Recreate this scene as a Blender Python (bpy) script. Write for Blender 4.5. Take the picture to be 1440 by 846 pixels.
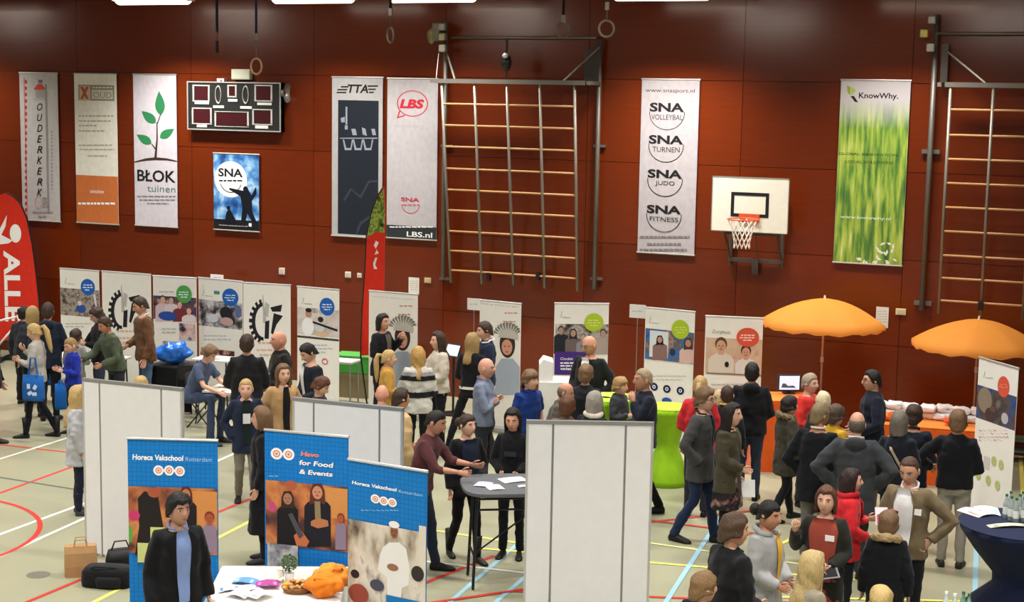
import bpy, bmesh, math, random
from mathutils import Vector, Matrix, noise
from mathutils.bvhtree import BVHTree
random.seed(7)
R = math.radians
scene = bpy.context.scene
col = scene.collection
for o in list(bpy.data.objects): bpy.data.objects.remove(o, do_unlink=True)

# ---------------------------------------------------------------- camera
# world: the panelled wall is the plane Y=0 (room on the Y<0 side), X to the right, Z up
FPX, CX, CY = 2200.0, 720.0, 423.0
CAM = Vector((0.0, -23.8, 5.2))
YAW, TILT, ROLL = R(23.7), R(7.6), R(1.0)
fwd = Vector((-math.sin(YAW)*math.cos(TILT), math.cos(YAW)*math.cos(TILT), -math.sin(TILT)))
rgt0 = Vector((math.cos(YAW), math.sin(YAW), 0))
up0 = rgt0.cross(fwd)
rgt = rgt0*math.cos(ROLL) + up0*math.sin(ROLL)
up = up0*math.cos(ROLL) - rgt0*math.sin(ROLL)
cd = bpy.data.cameras.new('camera'); cam = bpy.data.objects.new('camera', cd); col.objects.link(cam)
M3 = Matrix((rgt, up, -fwd)).transposed()
cam.matrix_world = Matrix.Translation(CAM) @ M3.to_4x4()
cd.sensor_width = 36; cd.lens = FPX/1440*36; cd.clip_end = 200
scene.camera = cam

# ---------------------------------------------------------------- world, exposure
w = bpy.data.worlds.new('world'); scene.world = w; w.use_nodes = True
w.node_tree.nodes['Background'].inputs[0].default_value = (1.0, 0.97, 0.93, 1)
w.node_tree.nodes['Background'].inputs[1].default_value = 0.08
vs = scene.view_settings
vs.view_transform = 'Standard'; vs.look = 'None'; vs.exposure = 0.0; vs.gamma = 1.0; vs.use_curve_mapping = False
LAMP_W = 86.0        # watts of each hall lamp
WALL_LAMP_W = 92.0

# ---------------------------------------------------------------- pixel helpers (1440 x 846 frame)
def ray(px, py): return (fwd*FPX + rgt*(px-CX) - up*(py-CY)).normalized()
def W(px, py, off=0.0):
    d = ray(px, py); t = (-off-CAM.y)/d.y; return CAM + d*t
def F(px, py, z=0.0):
    d = ray(px, py); t = (z-CAM.z)/d.z; return CAM + d*t
def proj(p):
    v = Vector(p)-CAM; z = v.dot(fwd); return (CX+FPX*v.dot(rgt)/z, CY-FPX*v.dot(up)/z)

# ---------------------------------------------------------------- materials
def lin(c):
    c = c/255.0
    return c/12.92 if c <= 0.04045 else ((c+0.055)/1.055)**2.4
def rgb(h):
    if isinstance(h, str):
        h = h.lstrip('#'); h = tuple(int(h[i:i+2], 16) for i in (0, 2, 4))
    return (lin(h[0]), lin(h[1]), lin(h[2]), 1)
_M = {}
def mat(hexc, rough=0.6, kind='plain', metal=0.0, emit=0.0, var=0.06, scale=9.0, bump=0.0, spec=0.3, alpha=1.0, trans=0.0, sheen=0.0, coat=0.0):
    key = (str(hexc), rough, kind, metal, emit, var, scale, bump, spec, alpha, trans, sheen, coat)
    if key in _M: return _M[key]
    m = bpy.data.materials.new('%s_%s' % (kind, str(hexc).strip('#'))); m.use_nodes = True
    nt = m.node_tree; b = nt.nodes['Principled BSDF']
    c = rgb(hexc)
    b.inputs['Roughness'].default_value = rough; b.inputs['Metallic'].default_value = metal
    b.inputs['Specular IOR Level'].default_value = spec
    b.inputs['Base Color'].default_value = c
    if coat: b.inputs['Coat Weight'].default_value = coat; b.inputs['Coat Roughness'].default_value = .25
    if trans: b.inputs['Transmission Weight'].default_value = trans
    if sheen: b.inputs['Sheen Weight'].default_value = sheen
    if emit:
        b.inputs['Emission Color'].default_value = c; b.inputs['Emission Strength'].default_value = emit
    tc = nt.nodes.new('ShaderNodeTexCoord'); mp = nt.nodes.new('ShaderNodeMapping')
    nt.links.new(tc.outputs['Object'], mp.inputs['Vector'])
    n = nt.nodes.new('ShaderNodeTexNoise'); n.inputs['Scale'].default_value = scale; n.inputs['Detail'].default_value = 4
    nt.links.new(mp.outputs[0], n.inputs['Vector'])
    if kind == 'hair':  mp.inputs['Scale'].default_value = (9, 9, 1.2)
    if kind == 'wood':  mp.inputs['Scale'].default_value = (.25, 1, 3.5)
    if kind == 'cloth': mp.inputs['Scale'].default_value = (1, 1, .6)
    if var:
        mix = nt.nodes.new('ShaderNodeMix'); mix.data_type = 'RGBA'
        mix.inputs['A'].default_value = tuple(max(0, x*(1-2.2*var)) for x in c[:3])+(1,)
        mix.inputs['B'].default_value = tuple(min(1, x*(1+2.2*var)) for x in c[:3])+(1,)
        nt.links.new(n.outputs['Fac'], mix.inputs['Factor'])
        nt.links.new(mix.outputs['Result'], b.inputs['Base Color'])
    if bump:
        bp = nt.nodes.new('ShaderNodeBump'); bp.inputs['Strength'].default_value = bump; bp.inputs['Distance'].default_value = .02
        nt.links.new(n.outputs['Fac'], bp.inputs['Height']); nt.links.new(bp.outputs[0], b.inputs['Normal'])
    _M[key] = m; return m
def cloth(h, bump=.35, sc=14): return mat(h, .85, 'cloth', var=.08, scale=sc, bump=bump, spec=.15, sheen=.08)
def skin(h): return mat(h, .55, 'skin', var=.04, scale=20, spec=.3)
def hairm(h): return mat(h, .5, 'hair', var=.24, scale=14, bump=.6, spec=.35)
def metal(h, r=.4): return mat(h, r, 'metal', metal=.55, var=.04, spec=.4)
def plas(h, r=.45): return mat(h, r, 'plastic', var=.03, spec=.4)
def ink(h): return mat(h, .6, 'print', var=.02, spec=.2)
_P = {}
def photo_mat(cols, scale=7.0, stretch=(1, 1, 1), seed=0):
    """flat print: a busy photograph seen as soft colour patches"""
    key = (tuple(cols), scale, stretch, seed)
    if key in _P: return _P[key]
    m = bpy.data.materials.new('photo_print'); m.use_nodes = True
    nt = m.node_tree; b = nt.nodes['Principled BSDF']; b.inputs['Roughness'].default_value = .5; b.inputs['Specular IOR Level'].default_value = .2
    tc = nt.nodes.new('ShaderNodeTexCoord'); mp = nt.nodes.new('ShaderNodeMapping')
    mp.inputs['Scale'].default_value = stretch; mp.inputs['Location'].default_value = (seed*3.1, 0, seed*1.7)
    nt.links.new(tc.outputs['Object'], mp.inputs['Vector'])
    n = nt.nodes.new('ShaderNodeTexNoise'); n.inputs['Scale'].default_value = scale*.75; n.inputs['Detail'].default_value = 3; n.inputs['Roughness'].default_value = .5
    nt.links.new(mp.outputs[0], n.inputs['Vector'])
    r = nt.nodes.new('ShaderNodeValToRGB'); e = r.color_ramp.elements
    k = len(cols)
    while len(e) < k: e.new(.5)
    for i, c in enumerate(cols):
        e[i].position = .32 + .38*i/(k-1); e[i].color = rgb(c)
    nt.links.new(n.outputs['Fac'], r.inputs[0]); nt.links.new(r.outputs[0], b.inputs['Base Color'])
    _P[key] = m; return m

# ---------------------------------------------------------------- object helpers
def tag(o, label=None, cat=None, group=None, kind=None):
    if label: o['label'] = label
    if cat: o['category'] = cat
    if group: o['group'] = group
    if kind: o['kind'] = kind
    return o
def empty(name, loc=(0, 0, 0), rz=0.0, **kw):
    o = bpy.data.objects.new(name, None); col.objects.link(o); o.location = loc; o.rotation_euler = (0, 0, rz)
    o.empty_display_size = .1
    return tag(o, **kw)

class MB:
    def __init__(s): s.v = []; s.f = []; s.mi = []; s.m = 0
    def add(s, vs, fs):
        k = len(s.v); s.v += [Vector(v) for v in vs]; s.f += [tuple(i+k for i in f) for f in fs]; s.mi += [s.m]*len(fs); return s
    def box(s, a, b):
        x0, y0, z0 = a; x1, y1, z1 = b
        return s.add([(x0,y0,z0),(x1,y0,z0),(x1,y1,z0),(x0,y1,z0),(x0,y0,z1),(x1,y0,z1),(x1,y1,z1),(x0,y1,z1)],
            [(0,3,2,1),(4,5,6,7),(0,1,5,4),(1,2,6,5),(2,3,7,6),(3,0,4,7)])
    def obox(s, c, sx, sy, sz, rz=0, rx=0, ry=0):
        k = len(s.v); s.box((-sx/2,-sy/2,-sz/2), (sx/2,sy/2,sz/2))
        m = Matrix.Translation(c) @ Matrix.Rotation(rz,4,'Z') @ Matrix.Rotation(rx,4,'X') @ Matrix.Rotation(ry,4,'Y')
        for i in range(k, len(s.v)): s.v[i] = m @ s.v[i]
        return s
    def rings(s, rr, cap=True):
        n = len(rr[0]); vs = [p for r in rr for p in r]; fs = []
        for i in range(len(rr)-1):
            for j in range(n):
                a = i*n+j; b = i*n+(j+1) % n; fs.append((a, b, b+n, a+n))
        if cap: fs.append(tuple(reversed(range(n)))); fs.append(tuple((len(rr)-1)*n+j for j in range(n)))
        return s.add(vs, fs)
    def tube(s, pts, rad, n=8, flat=1.0, cap=True):
        pts = [Vector(p) for p in pts]
        if not isinstance(rad, (list, tuple)): rad = [rad]*len(pts)
        t0 = (pts[1]-pts[0]).normalized()
        a = Vector((0, 0, 1)) if abs(t0.z) < .9 else Vector((1, 0, 0))
        u = t0.cross(a).normalized(); rr = []
        for i, p in enumerate(pts):
            if i == 0: t = t0
            elif i == len(pts)-1: t = (pts[i]-pts[i-1]).normalized()
            else: t = ((pts[i]-pts[i-1]).normalized()+(pts[i+1]-pts[i]).normalized())
            if t.length < 1e-6: t = t0
            t.normalize(); u = (u - t*u.dot(t)).normalized(); v = t.cross(u)
            rr.append([p+(u*math.cos(2*math.pi*j/n)+v*math.sin(2*math.pi*j/n)*flat)*rad[i] for j in range(n)])
        return s.rings(rr, cap)
    def ring(s, c, r, rt, axis='Y', n=24, k=8, sx=1.0):
        c = Vector(c); rr = []
        for i in range(n):
            a = 2*math.pi*i/n
            d = {'Y': Vector((math.cos(a)*sx, 0, math.sin(a))), 'Z': Vector((math.cos(a), math.sin(a), 0)), 'X': Vector((0, math.cos(a), math.sin(a)))}[axis]
            ax = {'Y': Vector((0,1,0)), 'Z': Vector((0,0,1)), 'X': Vector((1,0,0))}[axis]
            rr.append([c+d*r+(d*math.cos(2*math.pi*j/k)+ax*math.sin(2*math.pi*j/k))*rt for j in range(k)])
        rr.append(rr[0]); return s.rings(rr, False)
    def ell(s, c, rx, ry, rz, n=12, m=8, mtx=None):
        c = Vector(c); vs = [Vector((0, 0, -rz))]; fs = []
        for i in range(1, m):
            p = -math.pi/2+math.pi*i/m
            for j in range(n):
                a = 2*math.pi*j/n; vs.append(Vector((rx*math.cos(p)*math.cos(a), ry*math.cos(p)*math.sin(a), rz*math.sin(p))))
        vs.append(Vector((0, 0, rz))); T = len(vs)-1
        for j in range(n): fs.append((0, 1+(j+1) % n, 1+j)); fs.append((T, T-n+j, T-n+(j+1) % n))
        for i in range(m-2):
            for j in range(n):
                a = 1+i*n+j; b = 1+i*n+(j+1) % n; fs.append((a, b, b+n, a+n))
        if mtx is not None: vs = [mtx @ v for v in vs]
        return s.add([v+c for v in vs], fs)
    def prism(s, poly, y0, y1):
        """polygon in x,z extruded from y0 to y1"""
        n = len(poly)
        vs = [(p[0], y0, p[1]) for p in poly]+[(p[0], y1, p[1]) for p in poly]
        return s.add(vs, [tuple(range(n)), tuple(reversed(range(n, 2*n)))]+[((i+1) % n, i, i+n, (i+1) % n+n) for i in range(n)])
    def mesh(s, name, mats, smooth=False):
        me = bpy.data.meshes.new(name); me.from_pydata(s.v, [], s.f)
        for m in (mats if isinstance(mats, (list, tuple)) else [mats]): me.materials.append(m)
        if any(s.mi): me.polygons.foreach_set('material_index', s.mi)
        if smooth: me.polygons.foreach_set('use_smooth', [True]*len(s.f))
        me.update(); return me
    def build(s, name, mats, parent=None, smooth=False, fix=True):
        me = s.mesh(name, mats, smooth)
        if fix:
            bm = bmesh.new(); bm.from_mesh(me); bmesh.ops.recalc_face_normals(bm, faces=bm.faces); bm.to_mesh(me); bm.free()
        o = bpy.data.objects.new(name, me); col.objects.link(o)
        if parent is not None: o.parent = parent
        return o
def link(name, me, parent=None, loc=(0,0,0), rz=0.0):
    o = bpy.data.objects.new(name, me); col.objects.link(o); o.parent = parent; o.location = loc; o.rotation_euler = (0,0,rz); return o
def bevel(o, wd=.01, seg=2):
    m = o.modifiers.new('bevel', 'BEVEL'); m.width = wd; m.segments = seg; m.limit_method = 'ANGLE'; return o
def copy_tree(o, parent=None):
    c = o.copy(); col.objects.link(c); c.parent = parent
    for ch in list(o.children): copy_tree(ch, c)
    return c

def text_mb(body, u0, v0, wd, ht, y=-.003, thick=.002, slant=0.0, bold=.0, mb=None, vert=False, spacing=1.0):
    """letters laid in the x,z plane, fitted to the box (u0,v0,wd,ht)"""
    cu = bpy.data.curves.new('t', 'FONT'); cu.body = body; cu.size = 1; cu.offset = bold; cu.space_character = spacing
    cu.resolution_u = 3; cu.shear = slant
    ob = bpy.data.objects.new('t', cu); me = bpy.data.meshes.new_from_object(ob)
    vs = [v.co.copy() for v in me.vertices]; fs = [tuple(p.vertices) for p in me.polygons]
    bpy.data.objects.remove(ob); bpy.data.curves.remove(cu); bpy.data.meshes.remove(me)
    mb = mb or MB()
    if not vs: return mb
    x0 = min(v.x for v in vs); x1 = max(v.x for v in vs); y0 = min(v.y for v in vs); y1 = max(v.y for v in vs)
    sx = wd/max(1e-6, x1-x0); sy = ht/max(1e-6, y1-y0)
    if vert: out = [(u0+wd*(v.y-y0)/(y1-y0), y, v0+ht*(1-(v.x-x0)/(x1-x0))) for v in vs]
    else: out = [(u0+(v.x-x0)*sx, y, v0+(v.y-y0)*sy) for v in vs]
    return mb.add(out, fs)

class Board:
    """a flat sheet standing or hanging in the room; prints are laid on its own plane"""
    def __init__(s, name, A, B, z0, z1, body_mat, label, cat, thick=.01, group=None, ripple=0.0, face='front'):
        A = Vector(A); B = Vector(B); d = Vector((B.x-A.x, B.y-A.y, 0)); s.w = d.length; s.d = d.normalized()
        s.rz = math.atan2(s.d.y, s.d.x); s.O = Vector((A.x, A.y, z0)); s.h = z1-z0
        s.n = Vector((s.d.y, -s.d.x, 0))          # towards the viewer
        s.root = empty(name, s.O, s.rz, label=label, cat=cat, group=group)
        mb = MB(); N = 14; w_, h_ = s.w, s.h
        s.rip = ripple
        g = []
        for yy in (0, thick):
            for j in range(N+1):
                for i in range(9):
                    x = w_*i/8; z = h_*j/N
                    g.append((x, yy+s.off(x, z), z))
        K = 9*(N+1); fs = []
        for j in range(N):
            for i in range(8):
                a = j*9+i; fs += [(a, a+1, a+10, a+9), (K+a, K+a+9, K+a+10, K+a+1)]
        for i in range(8): fs += [(i, K+i, K+i+1, i+1), (N*9+i, N*9+i+1, K+N*9+i+1, K+N*9+i)]
        for j in range(N): fs += [(j*9, j*9+9, K+j*9+9, K+j*9), (j*9+8, K+j*9+8, K+j*9+17, j*9+17)]
        mb.add(g, fs); s.body = mb.build('sheet', body_mat, s.root, smooth=False)
        s.k = 1
    def off(s, x, z):
        return s.rip*(math.sin(x*5+z*2.3)*.6+math.sin(z*4.1+x*2)*.5) if s.rip else 0.0
    def uv(s, px, py):
        d = ray(px, py); t = (s.O-CAM).dot(s.n)/d.dot(s.n); p = CAM+d*t-s.O
        return (p.dot(s.d), p.z)
    def _emit(s, mb, name, m):
        s.k += 1; y = -.0004*s.k
        cl = getattr(s, 'clip', True)
        if cl: mb.v = [Vector((max(0.002, min(s.w-.002, v.x)), 0, max(0.002, min(s.h-.002, v.z)))) for v in mb.v]
        mb.v = [Vector((v.x, y+s.off(v.x, v.z), v.z)) for v in mb.v]
        return mb.build(name, m, s.root, fix=False)
    def grid(s, u0, v0, u1, v1, nx=6, nz=8):
        mb = MB(); vs = [(u0+(u1-u0)*i/nx, 0, v0+(v1-v0)*j/nz) for j in range(nz+1) for i in range(nx+1)]
        mb.add(vs, [(j*(nx+1)+i, j*(nx+1)+i+1, (j+1)*(nx+1)+i+1, (j+1)*(nx+1)+i) for j in range(nz) for i in range(nx)]); return mb
    def rect(s, px0, py0, px1, py1, m, name='printed_area'):
        u0, v1 = s.uv(px0, py0); u1, v0 = s.uv(px1, py1)
        u0 = max(0, min(s.w, u0)); u1 = max(0, min(s.w, u1)); v0 = max(0, min(s.h, v0)); v1 = max(0, min(s.h, v1))
        return s._emit(s.grid(u0, v0, u1, v1), name, m)
    def band(s, a, b, m, name='printed_area', u=(0, 1)):
        """fractions of the height counted from the top"""
        return s._emit(s.grid(s.w*u[0], s.h*(1-b), s.w*u[1], s.h*(1-a)), name, m)
    def oval(s, px, py, rx, ry, m, name='oval_badge', ringw=0, a0=0, a1=360):
        c = s.uv(px, py); e = s.uv(px+rx, py); g = s.uv(px, py-ry); ru = abs(e[0]-c[0]); rv = abs(g[1]-c[1])
        mb = MB(); n = 28; full = (a1-a0 == 360)
        if ringw:
            q = 1-ringw/max(rx, ry); vs = []
            for i in range(n+1):
                a = R(a0+(a1-a0)*i/n); vs += [(c[0]+ru*math.cos(a), 0, c[1]+rv*math.sin(a)), (c[0]+ru*q*math.cos(a), 0, c[1]+rv*q*math.sin(a))]
            mb.add(vs, [(2*i+1, 2*i, 2*i+2, 2*i+3) for i in range(n)])
        else:
            mb.add([(c[0]+ru*math.cos(2*math.pi*i/n), 0, c[1]+rv*math.sin(2*math.pi*i/n)) for i in range(n)], [tuple(range(n))])
        return s._emit(mb, name, m)
    def poly(s, pts, m, name='printed_shape'):
        mb = MB()
        polys = pts if isinstance(pts[0][0], (list, tuple)) else [pts]
        for P in polys:
            q = [s.uv(*p) for p in P]; mb.add([(a, 0, b) for a, b in q], [tuple(range(len(q)))])
        bm_ = mb; o = s._emit(bm_, name, m); return o
    def text(s, body, px0, py0, px1, py1, m, name='lettering', **kw):
        """box: left, top, right, bottom in photograph pixels"""
        u0, v1 = s.uv(px0, py0); u1, v0 = s.uv(px1, py1)
        return s._emit(text_mb(body, u0, v0, u1-u0, v1-v0, **kw), name, m)
    def lines(s, rows, m, name='small_text', th=1.0):
        """rows of fine print too small to read: (px0, px1, py)"""
        mb = MB()
        for a, b, y in rows:
            x = a
            while x < b-1:
                L = min(random.uniform(3, 8), b-x); p = s.uv(x, y-th); q = s.uv(x+L, y+th)
                mb.add([(p[0], 0, q[1]), (q[0], 0, q[1]), (q[0], 0, p[1]), (p[0], 0, p[1])], [(0, 1, 2, 3)]); x += L+1.2
        o = s._emit(mb, name, m); o['kind'] = 'stuff'; return o
    def figure(s, px, py, r, sk, hr, sh, wide=1.0, tall=3.4, longhair=False, bot=None):
        """a person in a printed photograph: shoulders, neck, hair and face"""
        w_ = 2.1*r*wide
        if bot: tall = (bot-py)/r
        s.poly([(px-w_, py+tall*r), (px-w_*.98, py+1.9*r), (px-w_*.75, py+1.4*r), (px-.5*r, py+1.0*r), (px+.5*r, py+1.0*r), (px+w_*.75, py+1.4*r), (px+w_*.98, py+1.9*r), (px+w_, py+tall*r)], ink(sh), 'printed_figure')
        s.poly([(px-.35*r, py+.5*r), (px+.35*r, py+.5*r), (px+.4*r, py+1.25*r), (px-.4*r, py+1.25*r)], ink(sk), 'printed_neck')
        if longhair: s.poly([(px-.95*r, py-.2*r), (px-.6*r, py-1.1*r), (px+.5*r, py-1.15*r), (px+.95*r, py-.2*r), (px+1.05*r, py+1.7*r), (px+.5*r, py+1.5*r), (px-.5*r, py+1.5*r), (px-1.05*r, py+1.7*r)], ink(hr), 'printed_hair')
        else: s.oval(px, py-.25*r, .85*r, .98*r, ink(hr), 'printed_hair')
        s.oval(px, py+.08*r, .68*r, .88*r, ink(sk), 'printed_face')
        if r >= 7:
            for e in (-.27, .27): s.oval(px+e*r, py-.02*r, .11*r, .07*r, ink('#2a1c18'), 'printed_eye')
            s.oval(px, py+.5*r, .24*r, .07*r, ink('#8a3f36'), 'printed_mouth'); s.poly([(px-.06*r, py+.1*r), (px+.06*r, py+.1*r), (px+.12*r, py+.3*r), (px-.12*r, py+.3*r)], ink('#a9684e'), 'printed_nose')
    def blobs(s, lst, name='printed_figure'):
        """soft figures in a printed photograph: (px,py,rx,ry,colour)"""
        for px, py, rx, ry, c in lst: s.oval(px, py, rx, ry, ink(c), name)
# ================================================================ room
XL, XR, YB, ZC = -24.0, 8.0, -30.0, 7.5
def floor_mat():
    m = mat('#9b997f', .32, 'floor', var=.05, scale=1.3, spec=.35); return m
fl = MB().box((XL, YB, -.1), (XR, 0.0, 0)).build('floor', floor_mat()); tag(fl, kind='structure')
LC = {'red': ink('#c0392f'), 'white': ink('#dcdcd0'), 'blue': ink('#93bccb'), 'yellow': ink('#dfd968'), 'green': ink('#5b6655'), 'dred': ink('#b5362c'), 'pyellow': ink('#d8d493')}
_lk = 0
def court_line(p, q, c, wd=.05, ext=0.0):
    global _lk
    _lk += 1; z = .0008+.0003*_lk
    A = F(*p); B = F(*q); d = (B-A); d.z = 0; A = A-d.normalized()*ext; B = B+d.normalized()*ext; d = B-A; n = Vector((-d.y, d.x, 0)).normalized()*wd/2
    MB().add([(A-n).xy.to_3d()+Vector((0,0,z)), (B-n).xy.to_3d()+Vector((0,0,z)), (B+n).xy.to_3d()+Vector((0,0,z)), (A+n).xy.to_3d()+Vector((0,0,z))], [(0,1,2,3)]).build('court_line', LC[c], fl)
for p, q, c, e in [((0,693),(91,660),'red',2), ((0,671),(100,687),'green',1.5), ((10,626),(90,635),'red',1.2), ((0,645),(90,617),'white',1.5),
        ((0,751),(101,714),'white',1.0), ((0,782),(111,732),'white',1), ((39,846),(113,815),'dred',.6), ((133,846),(353,732),'yellow',1.2),
        ((306,720),(338,707),'red',.9), ((306,648),(322,641),'white',.8), ((614,813),(665,793),'red',.4), ((633,846),(695,793),'blue',2.2), ((698,846),(736,813),'blue',1.5),
        ((605,790),(648,795),'white',1.2), ((651,752),(712,761),'yellow',1.3), ((917,764),(960,770),'pyellow',1.5), ((914,791),(986,797),'yellow',2.0),
        ((914,734),(960,729),'red',1.0), ((911,839),(960,841),'red',1.4), ((940,841),(1019,718),'blue',1.2), ((940,735),(996,742),'red',.8),
        ((1090,768),(1140,747),'yellow',.8), ((1375,700),(1372,800),'blue',1.0), ((1240,843),(1330,845),'yellow',1.4), ((1436,655),(1438,690),'yellow',.6), ((619,846),(736,829),'red',.3)]:
    court_line(p, q, c, .055, e)
c0 = F(-172, 752); mb = MB(); vs_ = []
for i in range(61):
    a = 2*math.pi*i/60; vs_ += [(c0.x+1.83*math.cos(a), c0.y+1.83*math.sin(a), .003), (c0.x+1.77*math.cos(a), c0.y+1.77*math.sin(a), .003)]
mb.add(vs_, [(2*i, 2*i+2, 2*i+3, 2*i+1) for i in range(60)]).build('court_circle', LC['red'], fl)
c0 = F(54, 808); mb = MB(); mb.rings([[Vector((c0.x+r*math.cos(2*math.pi*i/24), c0.y+r*math.sin(2*math.pi*i/24), z)) for i in range(24)] for r, z in ((.125, 0), (.125, .004), (.1, .005))])
mb.build('floor_socket_cover', metal('#8d8b7c'), fl)

# ---- the panelled wall: every veneer panel a piece of its own, joints recessed
wl = MB().box((XL, 0.03, 0), (XR, .25, ZC)).build('wall_back', mat('#2a0f08', .7, 'joint')); tag(wl, kind='structure')
def wall_mats():
    out = []
    for h in ('#642408', '#602207', '#682609'):
        m = mat(h, .21, 'wood', var=.08, scale=6, spec=.5, bump=.02); out.append(m)
    return out
WM = wall_mats()
xs = [W(x, 330).x for x in (271, 444, 1043, 1273)]
PW = ((xs[1]-xs[0]) + (xs[3]-xs[2]) + (xs[3]-xs[0])/5)/3
zs = [W(640, y).z for y in (108.5, 219, 329)]
PH = (zs[0]-zs[2])/2
x = xs[0]
while x-PW > XL: x -= PW
z00 = zs[2]
while z00 > 0.05: z00 -= PH
cols_ = []; xx = x
while xx < XR: cols_.append(xx); xx += PW
G = .004
for xa in [x-PW]+cols_:
    z = z00
    while z < ZC-.02:
        a0, a1 = max(XL, xa+G), min(XR, xa+PW-G); b0, b1 = max(0.0, z+G), min(ZC, z+PH-G)
        if a1-a0 > .05 and b1-b0 > .05:
            MB().box((a0, 0, b0), (a1, .0305, b1)).build('panel', random.choice(WM), wl)
        z += PH
ce = MB().box((XL, YB, ZC), (XR, .25, ZC+.15)).build('ceiling', mat('#2b2320', .9, 'ceiling', var=.04)); tag(ce, kind='structure')
for i in range(7):
    MB().box((XL, -2.2-4*i, ZC-.45), (XR, -2.0-4*i, ZC)).build('beam', mat('#241d1b', .8, 'beam'), ce)

# ---- lamps: louvred linear fittings hung below the ceiling
LM_body = plas('#d9d7d0'); LM_glow = mat('#fff3df', .5, 'lampglow', emit=4.0, var=0)
def lamp_proto():
    t = empty('ceiling_lamp')
    MB().prism([(-.75,.02),(.75,.02),(.7,.13),(-.7,.13)], -.16, .16).build('housing', LM_body, t)
    mb = MB(); mb.rings([[Vector((x, .14*k*math.cos(math.pi*(1+i/10)), .02+.10*k*math.sin(math.pi*(1+i/10)))) for i in range(11)] for x, k in ((-.72, .9), (-.70, 1), (.70, 1), (.72, .9))]); mb.build('diffuser', LM_glow, t, True)
    for s in (-1, 1): MB().box((s*.74-.012,-.165,-.02), (s*.74+.012,.165,.13)).build('end_cap', LM_body, t)
    for s in (-1, 1): MB().tube([(s*.5,0,.13),(s*.5,0,ZC-6.66)], .006, 6).build('hanger', metal('#777777'), t)
    return t
lp = lamp_proto(); first = True; GLOW2 = mat('#fff5e6', .5, 'lampglow', emit=26.0, var=0)
base_d = [c for c in lp.children if c.name.startswith('diffuser')][0].data; DIFF = {'d': base_d, 'w': base_d, 'h': base_d.copy(), 'r': base_d.copy()}
DIFF['r'].materials[0] = GLOW2; DIFF['h'].materials[0] = mat('#fff3df', .5, 'lampglow', emit=2.5, var=0)
spots = []
for px, wh in ((-110, 'left of the red flag'), (215, 'above the banner with the seedling'), (440, 'above the scoreboard and the dark banner'), (608, 'above the left wall bars'), (930, 'above the grey sports-list banner'), (1265, 'above the green grass banner')):
    p = W(px, 2, 1.3); spots.append((p.x, -1.3, 'w' if px in (-110, 215, 930) else 'd', 'white ceiling lamp at the top edge '+wh))
for px in (-300, 30, 345, 730, 1085, 1420): spots.append((W(px, 40, -5.5).x, -5.5, 'r', 'linear ceiling lamp in the row whose glow mirrors in the panelled wall'))
for j, y in enumerate((-9.5, -13.5, -17.5, -21.5, -26)):
    for i in range(5):
        spots.append((XL+4.0+i*6.0, y, 'h', 'linear ceiling lamp hanging over the middle of the hall'))
for sx, sy, k, lb in spots:
    o = lp if first else copy_tree(lp); first = False
    o.location = (sx, sy, 6.66); tag(o, lb, 'lamp', 'ceiling lamps of the sports hall')
    ld = bpy.data.lights.new('lamp_light', 'AREA'); ld.shape = 'RECTANGLE'; ld.size = 1.4; ld.size_y = .28
    ld.energy = {'w': WALL_LAMP_W, 'd': 3.0, 'r': LAMP_W*.38, 'h': LAMP_W*(.72 if sy > -10 else 1.15)}[k]; ld.color = (1, .975, .935)
    for ch in o.children:
        if ch.name.startswith('diffuser'): ch.data = DIFF[k]
    ld.spread = {'h': R(164), 'r': R(132)}.get(k, R(112))
    lo = bpy.data.objects.new('lamp_light', ld); col.objects.link(lo); lo.parent = o; lo.location = (0, 0, -.085)

# ---- small wall fittings
def plate(px, py, wpx, hpx, c, label, name='wall_socket', cat='socket'):
    A = W(px-wpx/2, py-hpx/2); B = W(px+wpx/2, py+hpx/2); c_ = (A+B)/2; wd = B.x-A.x; ht = A.z-B.z
    t = empty(name, (c_.x, 0, c_.z), 0, label=label, cat=cat)
    bevel(MB().box((-wd/2,-.025,-ht/2), (wd/2,0,ht/2)).build('plate', plas(c), t), .006)
    MB().box((-wd*.3,-.03,-ht*.3), (wd*.3,-.024,ht*.3)).build('cover', plas('#bdb6a8'), t)
plate(397, 381, 8, 10, '#d8cdbd', 'small pale wall socket above the gear roll-up banner')
plate(490, 386, 8, 9, '#d8cdbd', 'pale wall socket left of the red and green feather flag')
plate(506, 387, 6, 7, '#d8cdbd', 'tiny pale switch touching the red and green feather flag', 'wall_switch', 'switch')
plate(602, 394, 9, 8, '#d9b873', 'small yellowish wall switch below the white speech-bubble banner', 'wall_switch', 'switch')
plate(1267, 438, 14, 10, '#d9c68a', 'yellow and white wall switch between the two orange parasols', 'wall_switch', 'switch')
def notice(px, py, wpx, hpx, label):
    A = W(px-wpx/2, py+hpx/2, .004); B = W(px+wpx/2, py-hpx/2, .004)
    b = Board('notice_paper', A, Vector((B.x, A.y, 0)), A.z, B.z, ink('#dfdbd0'), label, 'paper', .003)
    b.lines([(px-wpx*.35, px+wpx*.35, py-hpx*.3+i*hpx*.13) for i in range(5)], ink('#9c988e'), th=.5)
notice(582, 402, 15, 23, 'white paper notice on the wall over the roll-up with the hat')
notice(1240.5, 446, 19, 28, 'white paper notice on the wall at the tip of the left parasol')
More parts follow.
